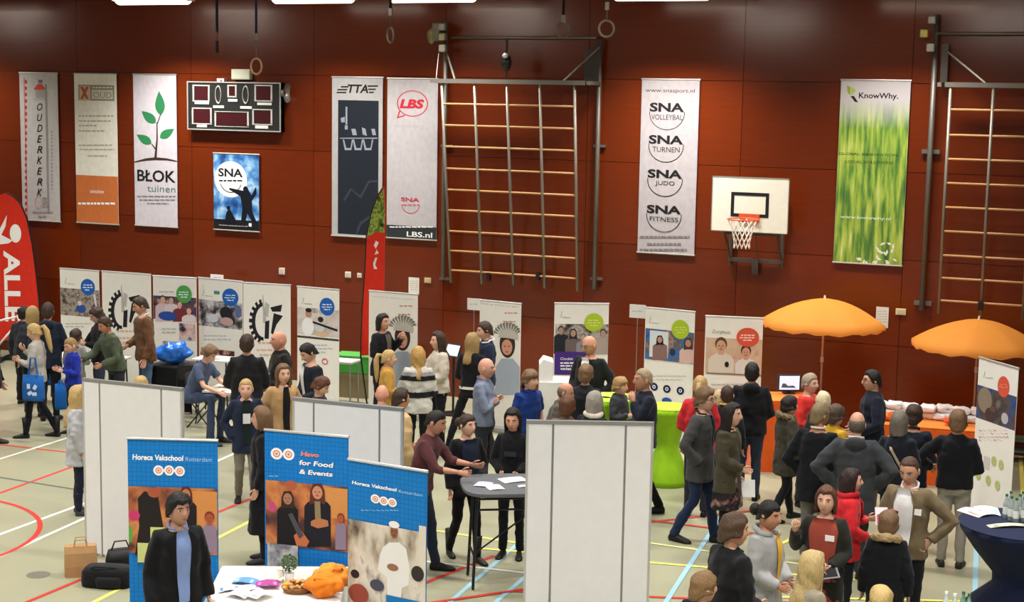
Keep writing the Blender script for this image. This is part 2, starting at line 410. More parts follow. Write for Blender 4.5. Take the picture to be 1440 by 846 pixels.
# ================================================================ things on the wall
def hung(name, tl, br, c, label, ripple=.0018, off=.035, cat='banner'):
    A = W(tl[0], tl[1], off); B = W(br[0], br[1], off); xr = B.x
    b = Board(name, Vector((A.x, -off, 0)), Vector((xr, -off, 0)), B.z, A.z, cloth(c, .05), label, cat, .004, 'banners hung on the panelled wall', ripple)
    for z, n in ((b.h, 'top_rail'), (0, 'bottom_rail')):
        MB().tube([(-.01, .004, z), (b.w+.01, .004, z)], .014, 8).build(n, metal('#b9b4ac'), b.root)
    return b
WH, GR, BK = ink('#f0eeea'), ink('#8f8b86'), ink('#1d1c1e')
b = hung('wall_banner', (27, 102), (85, 312), '#b9b4b2', 'grey vertical banner with a little red-roofed house and handwritten letters, leftmost on the wall')
b.rect(33, 109, 39.5, 306, ink('#c97b72'), 'red_stripe'); b.lines([(35, 38, y) for y in range(115, 300, 9)], ink('#a63a34'), th=2.5)
b.poly([(47, 126), (65, 126), (59, 118), (53, 118)], ink('#c0463c'), 'house_roof'); b.rect(50, 126, 63, 138, ink('#9d9790'), 'house_front')
b.rect(54, 112, 60, 117, ink('#6d6a68'), 'chimney'); b.rect(46, 139, 66, 140.2, GR, 'line'); b.rect(66, 118, 67, 300, ink('#8d8986'), 'line')
for i, ch in enumerate('OUDERKERK'): b.text(ch, 52, 145+i*15, 60, 155.5+i*15, BK, slant=.3, bold=.01)
b.lines([(72, 74, y) for y in range(185, 270, 5)], GR); b.oval(54, 284, 5, 9, ink('#c99c96'), 'emblem', 1.2); b.lines([(60, 67, 278+i*4) for i in range(4)], GR); b.lines([(46, 74, 298), (54, 66, 304)], GR)

b = hung('wall_banner', (104, 103), (167, 316), '#ddd8cc', 'cream banner with an orange lower third hanging next to the grey banner')
b.rect(104, 245.5, 170, 318, cloth('#c06a35', .05), 'orange_field')
b.rect(110, 119, 161, 142, ink('#8b8378'), 'logo_box'); b.rect(111.5, 120.5, 127, 140.5, ink('#cda58f'), 'logo_square'); b.rect(129, 126, 159, 139.5, ink('#c9c2b4'), 'logo_field')
b.lines([(130, 158, 123)], ink('#d9d2c4')); b.text('OUD', 131, 129, 157, 138, ink('#8b8378')); b.poly([[(113, 122), (117, 122), (125, 139), (121, 139)], [(121, 122), (125, 122), (117, 139), (113, 139)]], ink('#a05a3c'), 'logo_cross')
b.lines([(111, 160, 163), (111, 156, 170), (111, 136, 176.5), (111, 148, 184), (111, 160, 204), (112, 161, 210), (123, 151, 219)], ink('#aaa496'))
b.text('omzien', 127, 266, 146, 272, WH); b.lines([(110, 162, 286)], WH, th=1.6)

b = hung('wall_banner', (187, 104), (250, 320), '#c4bdc4', 'pale banner printed with a green-leaved seedling, left of the scoreboard')
lf = ink('#2f7a4c')
def leaf(b, base, tip, wd, m):
    dx, dy = tip[0]-base[0], tip[1]-base[1]; L = math.hypot(dx, dy); nx, ny = -dy/L, dx/L; P = []
    for t in [i/10 for i in range(11)]: k = wd*math.sin(math.pi*t**.75); P.append((base[0]+dx*t+nx*k, base[1]+dy*t+ny*k))
    for t in [i/10 for i in range(9, 0, -1)]: k = wd*math.sin(math.pi*t**.75); P.append((base[0]+dx*t-nx*k, base[1]+dy*t-ny*k))
    b.poly(P, m, 'leaf')
leaf(b, (226, 162), (223.5, 128), 6.8, lf); leaf(b, (219, 173), (199, 156), 6.5, lf); leaf(b, (225, 194), (245, 181), 6, lf); leaf(b, (213, 202), (192, 189), 6, lf)
stem = ink('#3a2a24')
b.poly([[(217, 222), (220.5, 222), (222, 195), (220, 195)], [(220, 196), (222, 196), (221.5, 172), (220, 172)], [(220.5, 174), (222, 174), (226.8, 160), (225.6, 160)], [(214, 202), (213, 203), (218, 210), (219, 208)]], stem, 'stem')
b.poly([(189, 227), (205, 222.5), (219, 221), (235, 222.5), (250, 226), (250, 227.5), (235, 225.5), (219, 225), (205, 226), (189, 228.5)], stem, 'ground_line')
b.text('BŁOK', 193, 238, 247, 257, BK, bold=.02); b.text('tuinen', 207, 260, 247, 271, ink('#5d7f76')); b.lines([(193, 247, 276), (196, 246, 281), (207, 237, 286)], ink('#77737a'))

b = hung('wall_poster', (300, 215), (364.5, 326), '#3f6ea4', 'small blue sports poster with a white disc and black player silhouettes', 0.0, cat='poster')
b.band(0, .86, photo_mat(['#1c3a70', '#2f63a3', '#5f94c8', '#a9cbe4', '#2c5d9b'], 4.5), 'sky_print'); b.band(.86, 1, ink('#17181d'), 'black_band')
b.oval(324.5, 252, 23, 25.5, ink('#e9e9ec'), 'white_disc'); b.text('SNA', 307, 236, 341.5, 249.5, BK, bold=.03); b.lines([(308, 342, 254)], BK, th=1.2); b.oval(324.5, 253, 16, 18, BK, 'arc', 1.2, 200, 340)
sil = ink('#0e131c')
b.poly([[(342, 268), (349, 266), (354, 275), (360, 262), (361, 272), (354, 283), (355, 298), (362, 314), (356, 314), (348, 300), (345, 314), (339, 312), (341, 290), (338, 276), (322, 266), (323, 264)], [(318, 300), (322, 292), (327, 300), (332, 310), (330, 314), (316, 314)]], sil, 'player_silhouette')
b.oval(345.5, 266, 3.6, 4.2, sil, 'player_silhouette'); b.oval(321.5, 292, 2.6, 3, sil, 'player_silhouette'); b.text('www.snasport.nl', 308, 315, 348, 319.5, WH); b.rect(350, 313.5, 354, 318.5, WH, 'mark')

b = hung('wall_banner', (467, 108), (537, 335), '#aaa7a6', 'dark banner with grey border and faint line drawings beside the feather flag')
b.rect(475.5, 140.5, 531.5, 331.5, ink('#1f242d'), 'dark_field'); b.text('TTA', 489, 118.5, 518, 131, BK, slant=.2, bold=.03)
b.poly([[(476+i, 121+i*0), (490, 121), (490, 123), (475+i, 123)] for i in (4,)]+[[(475, 125), (489, 125), (488, 127), (474, 127)], [(474, 129), (487, 129), (487, 131), (473, 131)], [(517, 120), (532, 120), (531, 122), (517, 122)], [(518, 124.5), (529, 124.5), (528, 126.5), (518, 126.5)], [(519, 129), (526, 129), (525, 131), (519, 131)]], BK, 'speed_lines')
lg = ink('#8d949e')
b.poly([[(486, 150), (488.5, 150), (488.5, 175), (486, 175)], [(479, 166), (485, 164), (485, 172), (480, 172)], [(485, 176), (489, 176), (489, 182), (485, 182)], [(494, 181), (500, 181), (502, 190), (496, 190)], [(509, 179), (514, 181), (516, 191), (510, 189)], [(522, 181), (527, 181), (529, 190), (524, 190)],
    [(478, 193.5), (531, 193.5), (531, 195), (478, 195)]]+[[(482+i*14, 196), (484+i*14, 196), (487+i*14, 208), (493+i*14, 208), (495+i*14, 196), (497+i*14, 196), (494+i*14, 211), (485+i*14, 211)] for i in range(3)], lg, 'line_drawing')
for q_ in ([[(483, 280), (493, 264), (495, 266), (485, 283)], [(493, 264), (507, 275), (506, 278), (494, 267)], [(506, 276), (518, 254), (520, 256), (508, 279)], [(518, 254), (531, 253), (531, 256), (519, 257)], [(500, 328), (506, 312), (520, 303), (522, 306), (509, 315), (503, 329)]]): b.poly(q_, ink('#353c48'), 'faint_line')

b = hung('wall_banner', (545, 110), (613.5, 338), '#b7b1b3', 'white banner with a red speech bubble and a dark foot')
b.rect(540, 315.5, 618, 340, ink('#2e3436'), 'dark_band'); rd = ink('#bf2b3c')
b.oval(580, 145.5, 22, 18.5, rd, 'bubble_outline', 1.5); b.poly([(561, 156), (558, 166.5), (570, 163), (569, 161.5), (560.5, 164), (563, 156)], rd, 'bubble_tail'); b.text('LBS', 562, 139, 596.5, 153, rd, slant=.2, bold=.05)
b.text('let\'s be smart', 557, 175, 596, 179.5, ink('#b5a2a8')); b.text('SNA', 564, 277, 590, 284, ink('#b9394a'), bold=.03); b.lines([(565, 590, 288)], ink('#c9616d')); b.oval(577.5, 286, 13.5, 14, ink('#c9616d'), 'arc', 1, 190, 350)
b.text('LBS.nl', 572, 325, 608, 334.5, WH, bold=.02); b.lines([(548, 610, 319)], WH)

b = hung('wall_banner', (903, 111), (976, 359), '#aca4a6', 'pale grey banner listing four sports in black, left of the basketball backboard')
b.text('www.snasport.nl', 908, 124, 977, 132, BK)
for i, (t, y) in enumerate((('VOLLEYBAL', 144), ('TURNEN', 189.5), ('JUDO', 237.5), ('FITNESS', 287.5))):
    x = 914-i*1.4; b.text('SNA', x, y, x+48, y+14, BK, bold=.035); wd = {0: 44, 1: 38, 2: 27, 3: 40}[i]
    b.text(t, x+24-wd/2, y+16.5, x+24+wd/2, y+25, BK); b.oval(x+24, y+15, 25, 24, BK, 'arc', 1.0, 175, 365)
b.lines([(900, 970, 333), (910, 958, 343), (900, 966, 351)], ink('#77716f'), th=1.6)

b = hung('wall_banner', (1183, 112), (1268, 374), '#b9b2b4', 'green grass banner beside the right wall bars')
def grass_mat():
    m = bpy.data.materials.new('grass_print'); m.use_nodes = True; nt = m.node_tree; bs = nt.nodes['Principled BSDF']; bs.inputs['Roughness'].default_value = .6
    tc = nt.nodes.new('ShaderNodeTexCoord'); mp = nt.nodes.new('ShaderNodeMapping'); mp.inputs['Scale'].default_value = (6, 1, .7); nt.links.new(tc.outputs['Object'], mp.inputs[0])
    n = nt.nodes.new('ShaderNodeTexNoise'); n.inputs['Scale'].default_value = 2.2; n.inputs['Detail'].default_value = 5; nt.links.new(mp.outputs[0], n.inputs['Vector'])
    r = nt.nodes.new('ShaderNodeValToRGB'); e = r.color_ramp.elements
    while len(e) < 5: e.new(.5)
    for k, (p, c) in enumerate([(.28, '#2c5220'), (.42, '#4f7d2a'), (.52, '#86a338'), (.62, '#a8b84a'), (.75, '#c9d59a')]): e[k].position = p; e[k].color = rgb(c)
    nt.links.new(n.outputs['Fac'], r.inputs[0])
    g = nt.nodes.new('ShaderNodeSeparateXYZ'); nt.links.new(tc.outputs['Object'], g.inputs[0])
    mr = nt.nodes.new('ShaderNodeMapRange'); mr.inputs[1].default_value = b.h*.74; mr.inputs[2].default_value = b.h*.9; nt.links.new(g.outputs['Z'], mr.inputs[0])
    mx = nt.nodes.new('ShaderNodeMix'); mx.data_type = 'RGBA'; mx.inputs['B'].default_value = rgb('#bdb6b8'); nt.links.new(mr.outputs[0], mx.inputs['Factor']); nt.links.new(r.outputs[0], mx.inputs['A'])
    nt.links.new(mx.outputs['Result'], bs.inputs['Base Color']); return m
b.band(.01, .995, grass_mat(), 'grass_print'); b.text('KnowWhy.', 1208, 130, 1263, 141.5, BK, bold=.02)
b.poly([(1191, 120), (1196, 122), (1196, 134), (1192, 130)], ink('#8ba02f'), 'logo_leaf'); b.poly([(1197, 122), (1204, 127), (1198, 134)], ink('#a9b53e'), 'logo_leaf'); b.poly([(1196, 135), (1201, 135), (1207, 144), (1202, 143)], BK, 'logo_mark')
b.text('GLOBAL INNOVATION', 1180, 214, 1262, 220, ink('#22350f')); b.text('LOCAL SOLUTIONS', 1189, 225, 1256, 231, ink('#22350f')); b.text('www.knowwhy.nl', 1182, 302, 1252, 311, ink('#e6ecd8'))
mb_l = []
for i in range(26):
    px = random.uniform(1207, 1259); py = random.uniform(338, 371)
    if (px-1207)/52+(py-338)/33 > .75:
        a = random.uniform(0, 3.1); r_ = random.uniform(3, 5); mb_l.append([(px+r_*math.cos(a), py+r_*math.sin(a)), (px+1.8*math.cos(a+1.57), py+1.8*math.sin(a+1.57)), (px-r_*math.cos(a), py-r_*math.sin(a)), (px+1.8*math.cos(a-1.57), py+1.8*math.sin(a-1.57))])
b.poly(mb_l, ink('#dde6d2'), 'petal_cluster')

# ---- scoreboard
A = W(263, 114, .12); B = W(395, 186, .12); wd, ht = B.x-A.x, A.z-B.z
sb = empty('scoreboard', (A.x, 0, B.z), 0, label='black electronic scoreboard with silver frame and dark red digit windows', cat='scoreboard')
MB().box((0,-.115,0), (wd,0,ht)).build('casing', plas('#1c1d1c', .5), sb)
mb = MB(); q = .022
for a_, b_ in (((0,-.13,0),(wd,-.0,q)), ((0,-.13,ht-q),(wd,-.0,ht)), ((0,-.13,q),(q,-.0,ht-q)), ((wd-q,-.13,q),(wd,-.0,ht-q))): mb.box(a_, b_)
mb.build('frame', metal('#c9c6bf', .35), sb)
def sbuv(px, py): p = W(px, py, .12); return p.x-A.x, p.z-B.z
def sbbox(x0, y0, x1, y1, y, t=None):
    a = sbuv(x0, y0); c = sbuv(x1, y1); return (a[0], y, c[1]), (c[0], -.115, a[1])
frm = plas('#b7b3ab'); dig = mat('#3a1216', .35, 'digit', emit=.03, var=0)
for x0, y0, x1, y1 in [(271,119,295,143), (358,119,383,143), (320,119,333,137), (270,151,298,175), (302,156,350,179), (355,153,383,176)]:
    mb = MB(); t = 2.2
    for r in ((x0,y0,x1,y0+t), (x0,y1-t,x1,y1), (x0,y0+t,x0+t,y1-t), (x1-t,y0+t,x1,y1-t)): mb.box(*sbbox(*r, -.128))
    f = mb.build('window_frame', frm, sb); MB().box(*sbbox(x0+t, y0+t, x1-t, y1-t, -.12)).build('digit_window', dig, f)
for px in (307, 345.5):
    c = sbuv(px, 133); MB().ring((c[0], -.12, c[1]), .15, .016, 'Y', 24, 6, .4).build('oval_frame', frm, sb)
for r in ((274,143,294,146.5), (300,148,315,152), (321,139,334,143), (338,149,354,153), (362,144,382,148), (277,175,291,179), (359,176,377,181)): MB().box(*sbbox(*r, -.126)).build('caption_plate', plas('#d6d3cc'), sb)
A2 = W(325, 97, .1); B2 = W(351, 112, .1); bx = empty('junction_box', (A2.x, 0, B2.z), 0, label='cream box fixed on the wall just above the scoreboard', cat='box')
bevel(MB().box((0,-.1,0), (B2.x-A2.x, 0, A2.z-B2.z)).build('case', plas('#cfcdb6'), bx), .01); MB().box((.02,-.105,.02), (B2.x-A2.x-.02,-.1,A2.z-B2.z-.02)).build('lid', plas('#d6d4c0'), bx)
A2 = W(305, 110, .1); B2 = W(315, 116, .1); bx = empty('sensor', (A2.x, 0, B2.z), 0, label='tiny white sensor sitting on the top edge of the scoreboard', cat='sensor')
MB().box((0,-.1,0), (B2.x-A2.x, 0, A2.z-B2.z)).build('case', plas('#dad7cf'), bx); MB().ell(((B2.x-A2.x)*.6,-.1,.03), .018, .01, .018).build('lens', plas('#222222'), bx)
p = W(399, 131, .1); bx = empty('siren_horn', (p.x, 0, p.z), 0, label='grey siren horn at the right side of the scoreboard', cat='horn')
mb = MB(); mb.rings([[Vector((.0+x_, -.1+r*math.cos(a*math.pi/8), r*math.sin(a*math.pi/8)*1.2)) for a in range(16)] for x_, r in ((-.02,.05), (.02,.05), (.06,.1), (.075,.14))], False); mb.build('bell', metal('#8c8880'), bx, True)
MB().box((-.05,-.14,-.06), (-.01,0,.06)).build('bracket', metal('#6a6762'), bx)

# ---- gym rings
def gym_ring(px, py, rpx, sx, straptop, strapbot, sc, label, rc='#a98a6a', off=3.0):
    p = W(px, py, off); d = (W(px, py-rpx, off)-W(px, py+rpx, off)).length/2
    t = empty('gym_ring', (p.x, p.y, p.z-d), 0, label=label, cat='gym ring', group='gym rings hanging in front of the wall')
    yw = math.acos(max(.05, min(1, sx)))
    o = MB().ring((0,0,d), d-.016, .016, 'Y', 32, 10).build('ring', mat(rc, .5, 'wood', var=.1), t, True); o.rotation_euler = (0, 0, yw+YAW)
    zt = W(px, strapbot, off).z-p.z+d
    MB().box((-.02,-.004,zt), (.02,.004,ZC-p.z+d)).build('strap', cloth(sc), t)
    MB().tube([(0,0,2*d-.02), (0,0,zt)], .008, 6).build('cord', metal('#6d6259'), t)
    bevel(MB().box((-.028,-.014,zt-.02), (.028,.014,zt+.09)).build('buckle', metal('#8b857c'), t), .004)
gym_ring(360.5, 93, 12.5, .55, 0, 55, '#1d2240', 'wooden gym ring on a dark blue strap above the scoreboard', '#c99f80')
gym_ring(549, 49, 12, .35, 0, 20, '#15120f', 'grey gym ring seen nearly edge-on above the white speech-bubble banner', '#8a8580')
gym_ring(792, 42.5, 11.5, .9, 0, 30, '#15120f', 'dim gym ring overlapping the top bar of the left wall bars', '#6b5847')
gym_ring(853, 40, 13, .95, 0, 12, '#3a322c', 'pale gym ring at the top right of the left wall bars', '#8f8378')
p = W(305.5, 74, 3.0); t = empty('hanging_strap', (p.x, p.y, p.z), 0, label='dark strap ending in a weighted handle, hanging left of the ring over the scoreboard', cat='strap')
zt = W(305.5, 45, 3.0).z-p.z; zb = W(305.5, 57, 3.0).z-p.z
MB().box((-.022,-.005,zt), (.022,.005,ZC-p.z)).build('strap', cloth('#1b1c2e'), t); MB().tube([(0,0,zb),(0,0,zt)], .006, 6).build('cord', metal('#7c5a48'), t)
bevel(MB().box((-.024,-.012,0), (.024,.012,zb)).build('handle', plas('#151418'), t), .006)

# ---- wall bars (climbing frames)
ST = metal('#77726a', .45); ST2 = metal('#8f887c', .45); RUNG = mat('#b98c5e', .45, 'wood', var=.12, scale=8)
def frame_left():
    t = empty('wall_bars', (W(728, 400).x, 0, 0), 0, label='grey steel climbing frame with wooden rungs between the speech-bubble banner and the sports list', cat='climbing frame')
    O = t.location
    L = lambda p: Vector(p)-O
    dT, dB = .62, .17
    tops = [621, 667, 712.5, 759, 808]; bots = [(634,397), (677.5,399), (722,401), (766,405), (812,409)]
    ups = []
    for x, q in zip(tops, bots):
        a = L(W(x, 114, dT)); c = L(W(q[0], q[1], dB)); ups.append((a, c)); MB().tube([a, c], .024, 10).build('upright', ST2, t, True)
    za = ups[0][0].z
    for y in (146, 176, 206, 237, 267, 296, 326, 354, 382):
        z = (W(640, y, .4)).z; P = []
        for a, c in (ups[0], ups[-1]):
            k = (z-a.z)/(c.z-a.z); P.append(a+(c-a)*k)
        MB().tube(P, .017, 8).build('rung', RUNG, t, True)
    a = L(W(611, 113.5, dT)); c = L(W(822, 117, dT)); c.z = a.z
    MB().obox((a+c)/2, (c-a).length, .07, .07).build('top_beam', ST, t)
    for s, (x0, y0, x1, y1) in enumerate(((628.5, 30, 621.5, 391), (847.5, 55, 832.5, 406))):
        u = L(W(x0, y0, .12)); d = L(W(x1, y1, .12)); x_ = (u.x+d.x)/2; u.x = d.x = x_
        MB().tube([u, d], .036, 12).build('wall_post', ST, t, True)
        for y in (205, 392): zz = L(W(x1, y, .1)).z; MB().box((x_-.1,-.06,zz-.02), (x_+.1,0,zz+.02)).build('wall_bracket', ST, t)
        # arm reaching out to the beam
        MB().obox(Vector((x_, (-.12-dT)/2, a.z)), .06, dT-.12, .06).build('arm', ST, t)
        MB().tube([Vector((x_, -.14, L(W(x0, 66, .12)).z)), Vector((x_+(.42 if s == 0 else -.42), -dT, a.z+.03))], .018, 8).build('brace', ST, t)
    u = L(W(635, 52.5, .14)); d = L(W(838, 53.5, .14)); d.z = u.z; MB().tube([u, d], .022, 10).build('top_bar', ST, t, True)
    g0 = L(W(822, 70, .16)); g1 = L(W(842, 118, .16)); MB().box((g0.x, g0.y, g1.z), (g1.x, g0.y+.02, g0.z)).build('gusset_plate', metal('#4a4440'), t)
    for x in (687, 757): # black clips on the lowest rung
        q = L(W(x, 388, .2)); MB().obox(q, .06, .08, .12).build('clip', plas('#17130f'), t)
    # motor and pulleys at the top left
    q = L(W(616, 45, .3)); bevel(MB().obox(q, .14, .2, .3).build('motor', metal('#6b6558'), t), .02)
    for y, c in ((38, '#8e8a80'), (52, '#a39c7d'), (68, '#a8a494')): q = L(W(620, y, .3)); bevel(MB().obox(q+Vector((.06,-.05,0)), .12, .1, .12).build('pulley_block', metal(c), t), .02)
    MB().ell(L(W(607, 50, .35)), .09, .06, .14).build('pulley_hook', metal('#7d6f4c'), t, True)
    p0 = L(W(617, 75, .4)); p1 = L(W(613, 113, dT)); MB().tube([p0, p1], .008, 6).build('cable', ST, t)
frame_left()
def frame_right():
    t = empty('wall_bars', (W(1400, 420).x, 0, 0), 0, label='grey steel climbing frame with wooden rungs cut by the right picture edge', cat='climbing frame')
    O = t.location; L = lambda p: Vector(p)-O; d0 = .45
    X = [W(x, 250, d0).x-O.x for x in (1330, 1390, 1450, 1512)]
    zt = W(1337, 119, d0).z; zb = W(1321, 441, d0).z
    for x in X: MB().tube([(x,-d0,zt), (x,-d0,zb)], .024, 10).build('upright', ST2, t, True)
    for y in (154, 190, 224, 258, 292, 326, 360, 392, 424):
        z = W(1350, y, d0).z; MB().tube([(X[0],-d0,z), (X[-1],-d0,z)], .017, 8).build('rung', RUNG, t, True)
    MB().box((X[0]-.08,-d0-.035,zt-.035), (X[-1]+.08,-d0+.035,zt+.035)).build('top_beam', ST, t)
    xp = W(1306, 250, .12).x-O.x; z0 = W(1298, 436, .12).z; z1 = W(1317, 20, .12).z
    MB().tube([(xp,-.12,z0), (xp,-.12,z1)], .04, 12).build('wall_post', ST, t, True)
    for y in (213, 427): zz = W(1300, y, .1).z; MB().box((xp-.13,-.07,zz-.03), (xp+.13,0,zz+.03)).build('wall_bracket', ST, t)
    MB().obox((xp+.14, -.3, zt), .06, .4, .06).build('arm', ST, t); MB().box((xp+.1,-.2,zt), (xp+.2,-.12,W(1325,62,.15).z)).build('side_post', metal('#4f4a45'), t)
    zz = W(1340, 47, .14).z; MB().tube([(xp,-.14,zz), (X[-1]+.3,-.14,zz)], .022, 10).build('top_bar', ST, t, True)
    MB().tube([(xp+.12,-.15,W(1330,68,.15).z), (X[0]+.48,-d0,zt+.03)], .018, 8).build('brace', ST, t)
    for px, py, c in ((1300, 47, '#b9ae62'), (1309, 67, '#b0ada2'), (1311, 28, '#8d8a86')):
        q = L(W(px, py, .25)); bevel(MB().obox(q, .12, .1, .12).build('pulley_block', metal(c), t), .02)
    q = L(W(1379, 430, d0+.04)); MB().obox(q, .07, .08, .12).build('clip', plas('#17130f'), t)
frame_right()
p = W(712, 96, .62); t = empty('rope_hook', (p.x, p.y, p.z), 0, label='black rounded hook block hanging inside the left wall bars', cat='hook')
mb = MB(); mb.ell((0,0,.09), .085, .07, .14); mb.build('block', plas('#141313', .25), t, True); MB().ell((-.0,-.05,.2), .055, .04, .045).build('cap', metal('#c9c8c6', .25), t, True)  # pale cap is the block's white highlight, modelled as a solid blob
MB().tube([(0,0,.2),(0,0,.46)], .02, 8).build('swivel', plas('#1b1a1a'), t); MB().tube([(0,0,-.03),(0,0,-.14)], .014, 8).build('tail', plas('#1b1a1a'), t)

# ---- basketball backboard
d = .55; A = W(1002, 247, d); B = W(1107.5, 329.5, d); wd, ht = B.x-A.x, A.z-B.z
t = empty('basketball_hoop', (A.x, 0, B.z), 0, label='white basketball backboard with orange rim and net on a steel wall bracket', cat='basketball hoop')
bd = MB().box((0,-d,0), (wd,-d+.03,ht)).build('backboard', plas('#e9e6d6', .4), t)
def bu(px, py): p = W(px, py, d); return p.x-A.x, p.z-B.z
a = bu(1028.5, 269.5); c = bu(1080.5, 306.5); mb = MB(); q = .05
for r in ((a[0],c[1],c[0],c[1]+q), (a[0],a[1]-q,c[0],a[1]), (a[0],c[1]+q,a[0]+q,a[1]-q), (c[0]-q,c[1]+q,c[0],a[1]-q)): mb.box((r[0],-d-.003,r[1]), (r[2],-d,r[3]))
mb.build('target_square', ink('#1e1e20'), bd)
mb = MB()
for r in ((0,0,wd,.012), (0,ht-.012,wd,ht), (0,0,.012,ht), (wd-.012,0,wd,ht)): mb.box((r[0],-d-.004,r[1]), (r[2],-d+.034,r[3]))
mb.build('edge_trim', metal('#b9b4a6'), bd)
rc = bu(1055, 306); rimx = (a[0]+c[0])/2; rz_ = rc[1]; yc = -d-.15-.225
org = mat('#d0562e', .45, 'rim', spec=.4)
rim = MB().ring((rimx, yc, rz_), .225, .011, 'Z', 36, 8).build('rim', org, t, True)
MB().box((rimx-.16,-d-.02,rz_-.07), (rimx+.16,-d,rz_+.06)).build('mount_plate', org, rim); mb = MB()
for s in (-1, 1): mb.tube([(rimx+s*.12,-d-.01,rz_-.02), (rimx+s*.07,yc+.2,rz_)], .012, 6)
mb.build('rim_support', org, rim)
mb = MB(); nn = 12
def npt(i, k):
    r = [.22, .185, .155, .135, .12, .125][k]; a_ = 2*math.pi*(i+(k % 2)*.5)/nn; return (rimx+r*math.cos(a_), yc+r*math.sin(a_), rz_-.01-.085*k)
for k in range(5):
    for i in range(nn):
        mb.tube([npt(i, k), npt(i, k+1)], .0055, 4); mb.tube([npt(i, k), npt(i-1 if k % 2 == 0 else i+1, k+1)], .0055, 4)
mb.build('net', cloth('#e6ddd0', 0), t)
zb_ = W(1050, 375, .2).z-B.z
sup = metal('#5a5048', .5)
for sx in (.16*wd, .84*wd):
    MB().tube([(sx,-.06,zb_+.0), (sx,-.06,ht*.6)], .03, 8).build('bracket_post', sup, t); MB().tube([(sx,-.06,ht*.35), (sx,-d+.03,ht*.35)], .025, 8).build('bracket_arm', sup, t)
    MB().tube([(sx,-.06,zb_+.1), (sx,-d+.03,.05)], .02, 8).build('bracket_brace', sup, t)
    MB().tube([(sx,-.3,-.02), (sx+(.2 if sx < wd/2 else -.2),-.3,.02)], .015, 6).build('corner_brace', sup, t)
MB().box((.14*wd,-.1,zb_+.06), (.86*wd,-.04,zb_+.12)).build('cross_bar', sup, t); MB().box((.14*wd,-.34,-.06), (.86*wd,-.28,-.01)).build('upper_cross_bar', sup, t)
MB().box((wd*.5-.05,-.12,zb_-.12), (wd*.5+.05,-.02,zb_+.12)).build('lock_box', sup, t); MB().tube([(wd*.52,-.25,-.03), (wd*.52,-.08,zb_+.1)], .01, 6).build('adjuster_rod', sup, t)
# ================================================================ roll-up banners, flags, partitions
def rollup(tl, tr, label, body='#e8e4dc', H=2.02, name='roll_up_banner', group=None, wmax=None):
    A = F(tl[0], tl[1], H); B = F(tr[0], tr[1], H)
    b = Board(name, A, B, .07, H, mat(body, .55, 'banner', var=.02, spec=.2), label, 'roll-up banner', .006, group)
    bevel(MB().box((-.02,-.09,-.07), (b.w+.02,.11,.01)).build('base_cassette', metal('#a6a6a4', .35), b.root), .015)
    MB().tube([(-.005,.003,b.h), (b.w+.005,.003,b.h)], .014, 8).build('top_rail', metal('#c4c3bf', .3), b.root)
    MB().tube([(b.w/2,.06,-.02), (b.w/2,.02,b.h-.02)], .011, 8).build('support_pole', metal('#8b8b88'), b.root)
    return b
GRP = 'roll-up banners standing along the wall'
BLUE, GRN, COR = ink('#1f5fb4'), ink('#4f9c49'), ink('#d4553e')
def badge(b, px, py, rx, ry, m, tc='#dfe8f4'):
    b.oval(px, py, rx, ry, m, 'oval_badge'); b.lines([(px-rx*.6, px+rx*.6, py-3), (px-rx*.7, px+rx*.7, py+.5), (px-rx*.4, px+rx*.4, py+4)], ink(tc), th=.9)
def sketch(b, px, py): b.poly([[(px-5, py+3), (px-3, py-6), (px-2, py-6), (px-4, py+3)], [(px-2, py+2), (px+9, py+3), (px+9, py+4), (px-2, py+3)]], ink('#a9b3ae'), 'logo_sketch')
def gear(b, cx, cy, s):
    gk = ink('#222226'); P = []
    for i in range(13):
        a = R(95+i*14.5); P.append((cx+17*s*math.cos(a), cy-27*s*math.sin(a)))
    for i in range(12, -1, -1):
        a = R(95+i*14.5); P.append((cx+12*s*math.cos(a), cy-22*s*math.sin(a)))
    polys = []
    for i in range(12): polys.append([P[i], P[i+1], P[25-i-1], P[25-i]])
    for i in range(9):
        a = R(105+i*18); r0, r1 = (16.5*s, 26.5*s), (21*s, 32*s); da = .1
        polys.append([(cx+r0[0]*math.cos(a-da), cy-r0[1]*math.sin(a-da)), (cx+r1[0]*math.cos(a-da*.8), cy-r1[1]*math.sin(a-da*.8)), (cx+r1[0]*math.cos(a+da*.8), cy-r1[1]*math.sin(a+da*.8)), (cx+r0[0]*math.cos(a+da), cy-r0[1]*math.sin(a+da))])
    b.poly(polys, gk, 'gear_emblem')
    b.poly([[(cx-2*s, cy-38*s), (cx-1*s, cy-38*s), (cx+4*s, cy+2*s), (cx-1*s, cy+2*s)], [(cx+2*s, cy-28*s), (cx+8*s, cy-24*s), (cx+6*s, cy-6*s), (cx+1*s, cy-8*s)]], ink('#b7b4ae'), 'robot_arm')
    b.poly([[(cx+2*s, cy), (cx+8*s, cy-2*s), (cx+7*s, cy+24*s), (cx+1*s, cy+24*s)], [(cx+9*s, cy-20*s), (cx+26*s, cy-24*s), (cx+24*s, cy-14*s), (cx+12*s, cy-14*s)], [(cx+14*s, cy-12*s), (cx+27*s, cy-8*s), (cx+18*s, cy+4*s), (cx+13*s, cy+18*s), (cx+10*s, cy+16*s)]], gk, 'gear_emblem')
    b.lines([(cx-8*s, cx+18*s, cy+30*s), (cx-10*s, cx+16*s, cy+40*s), (cx-6*s, cx+14*s, cy+47*s)], ink('#d9b09a'), th=1.6)
FL = '#c9a08c'
b = rollup((84, 377), (139, 381), 'white roll-up banner with a blue oval and a workshop photo, leftmost along the wall', group=GRP)
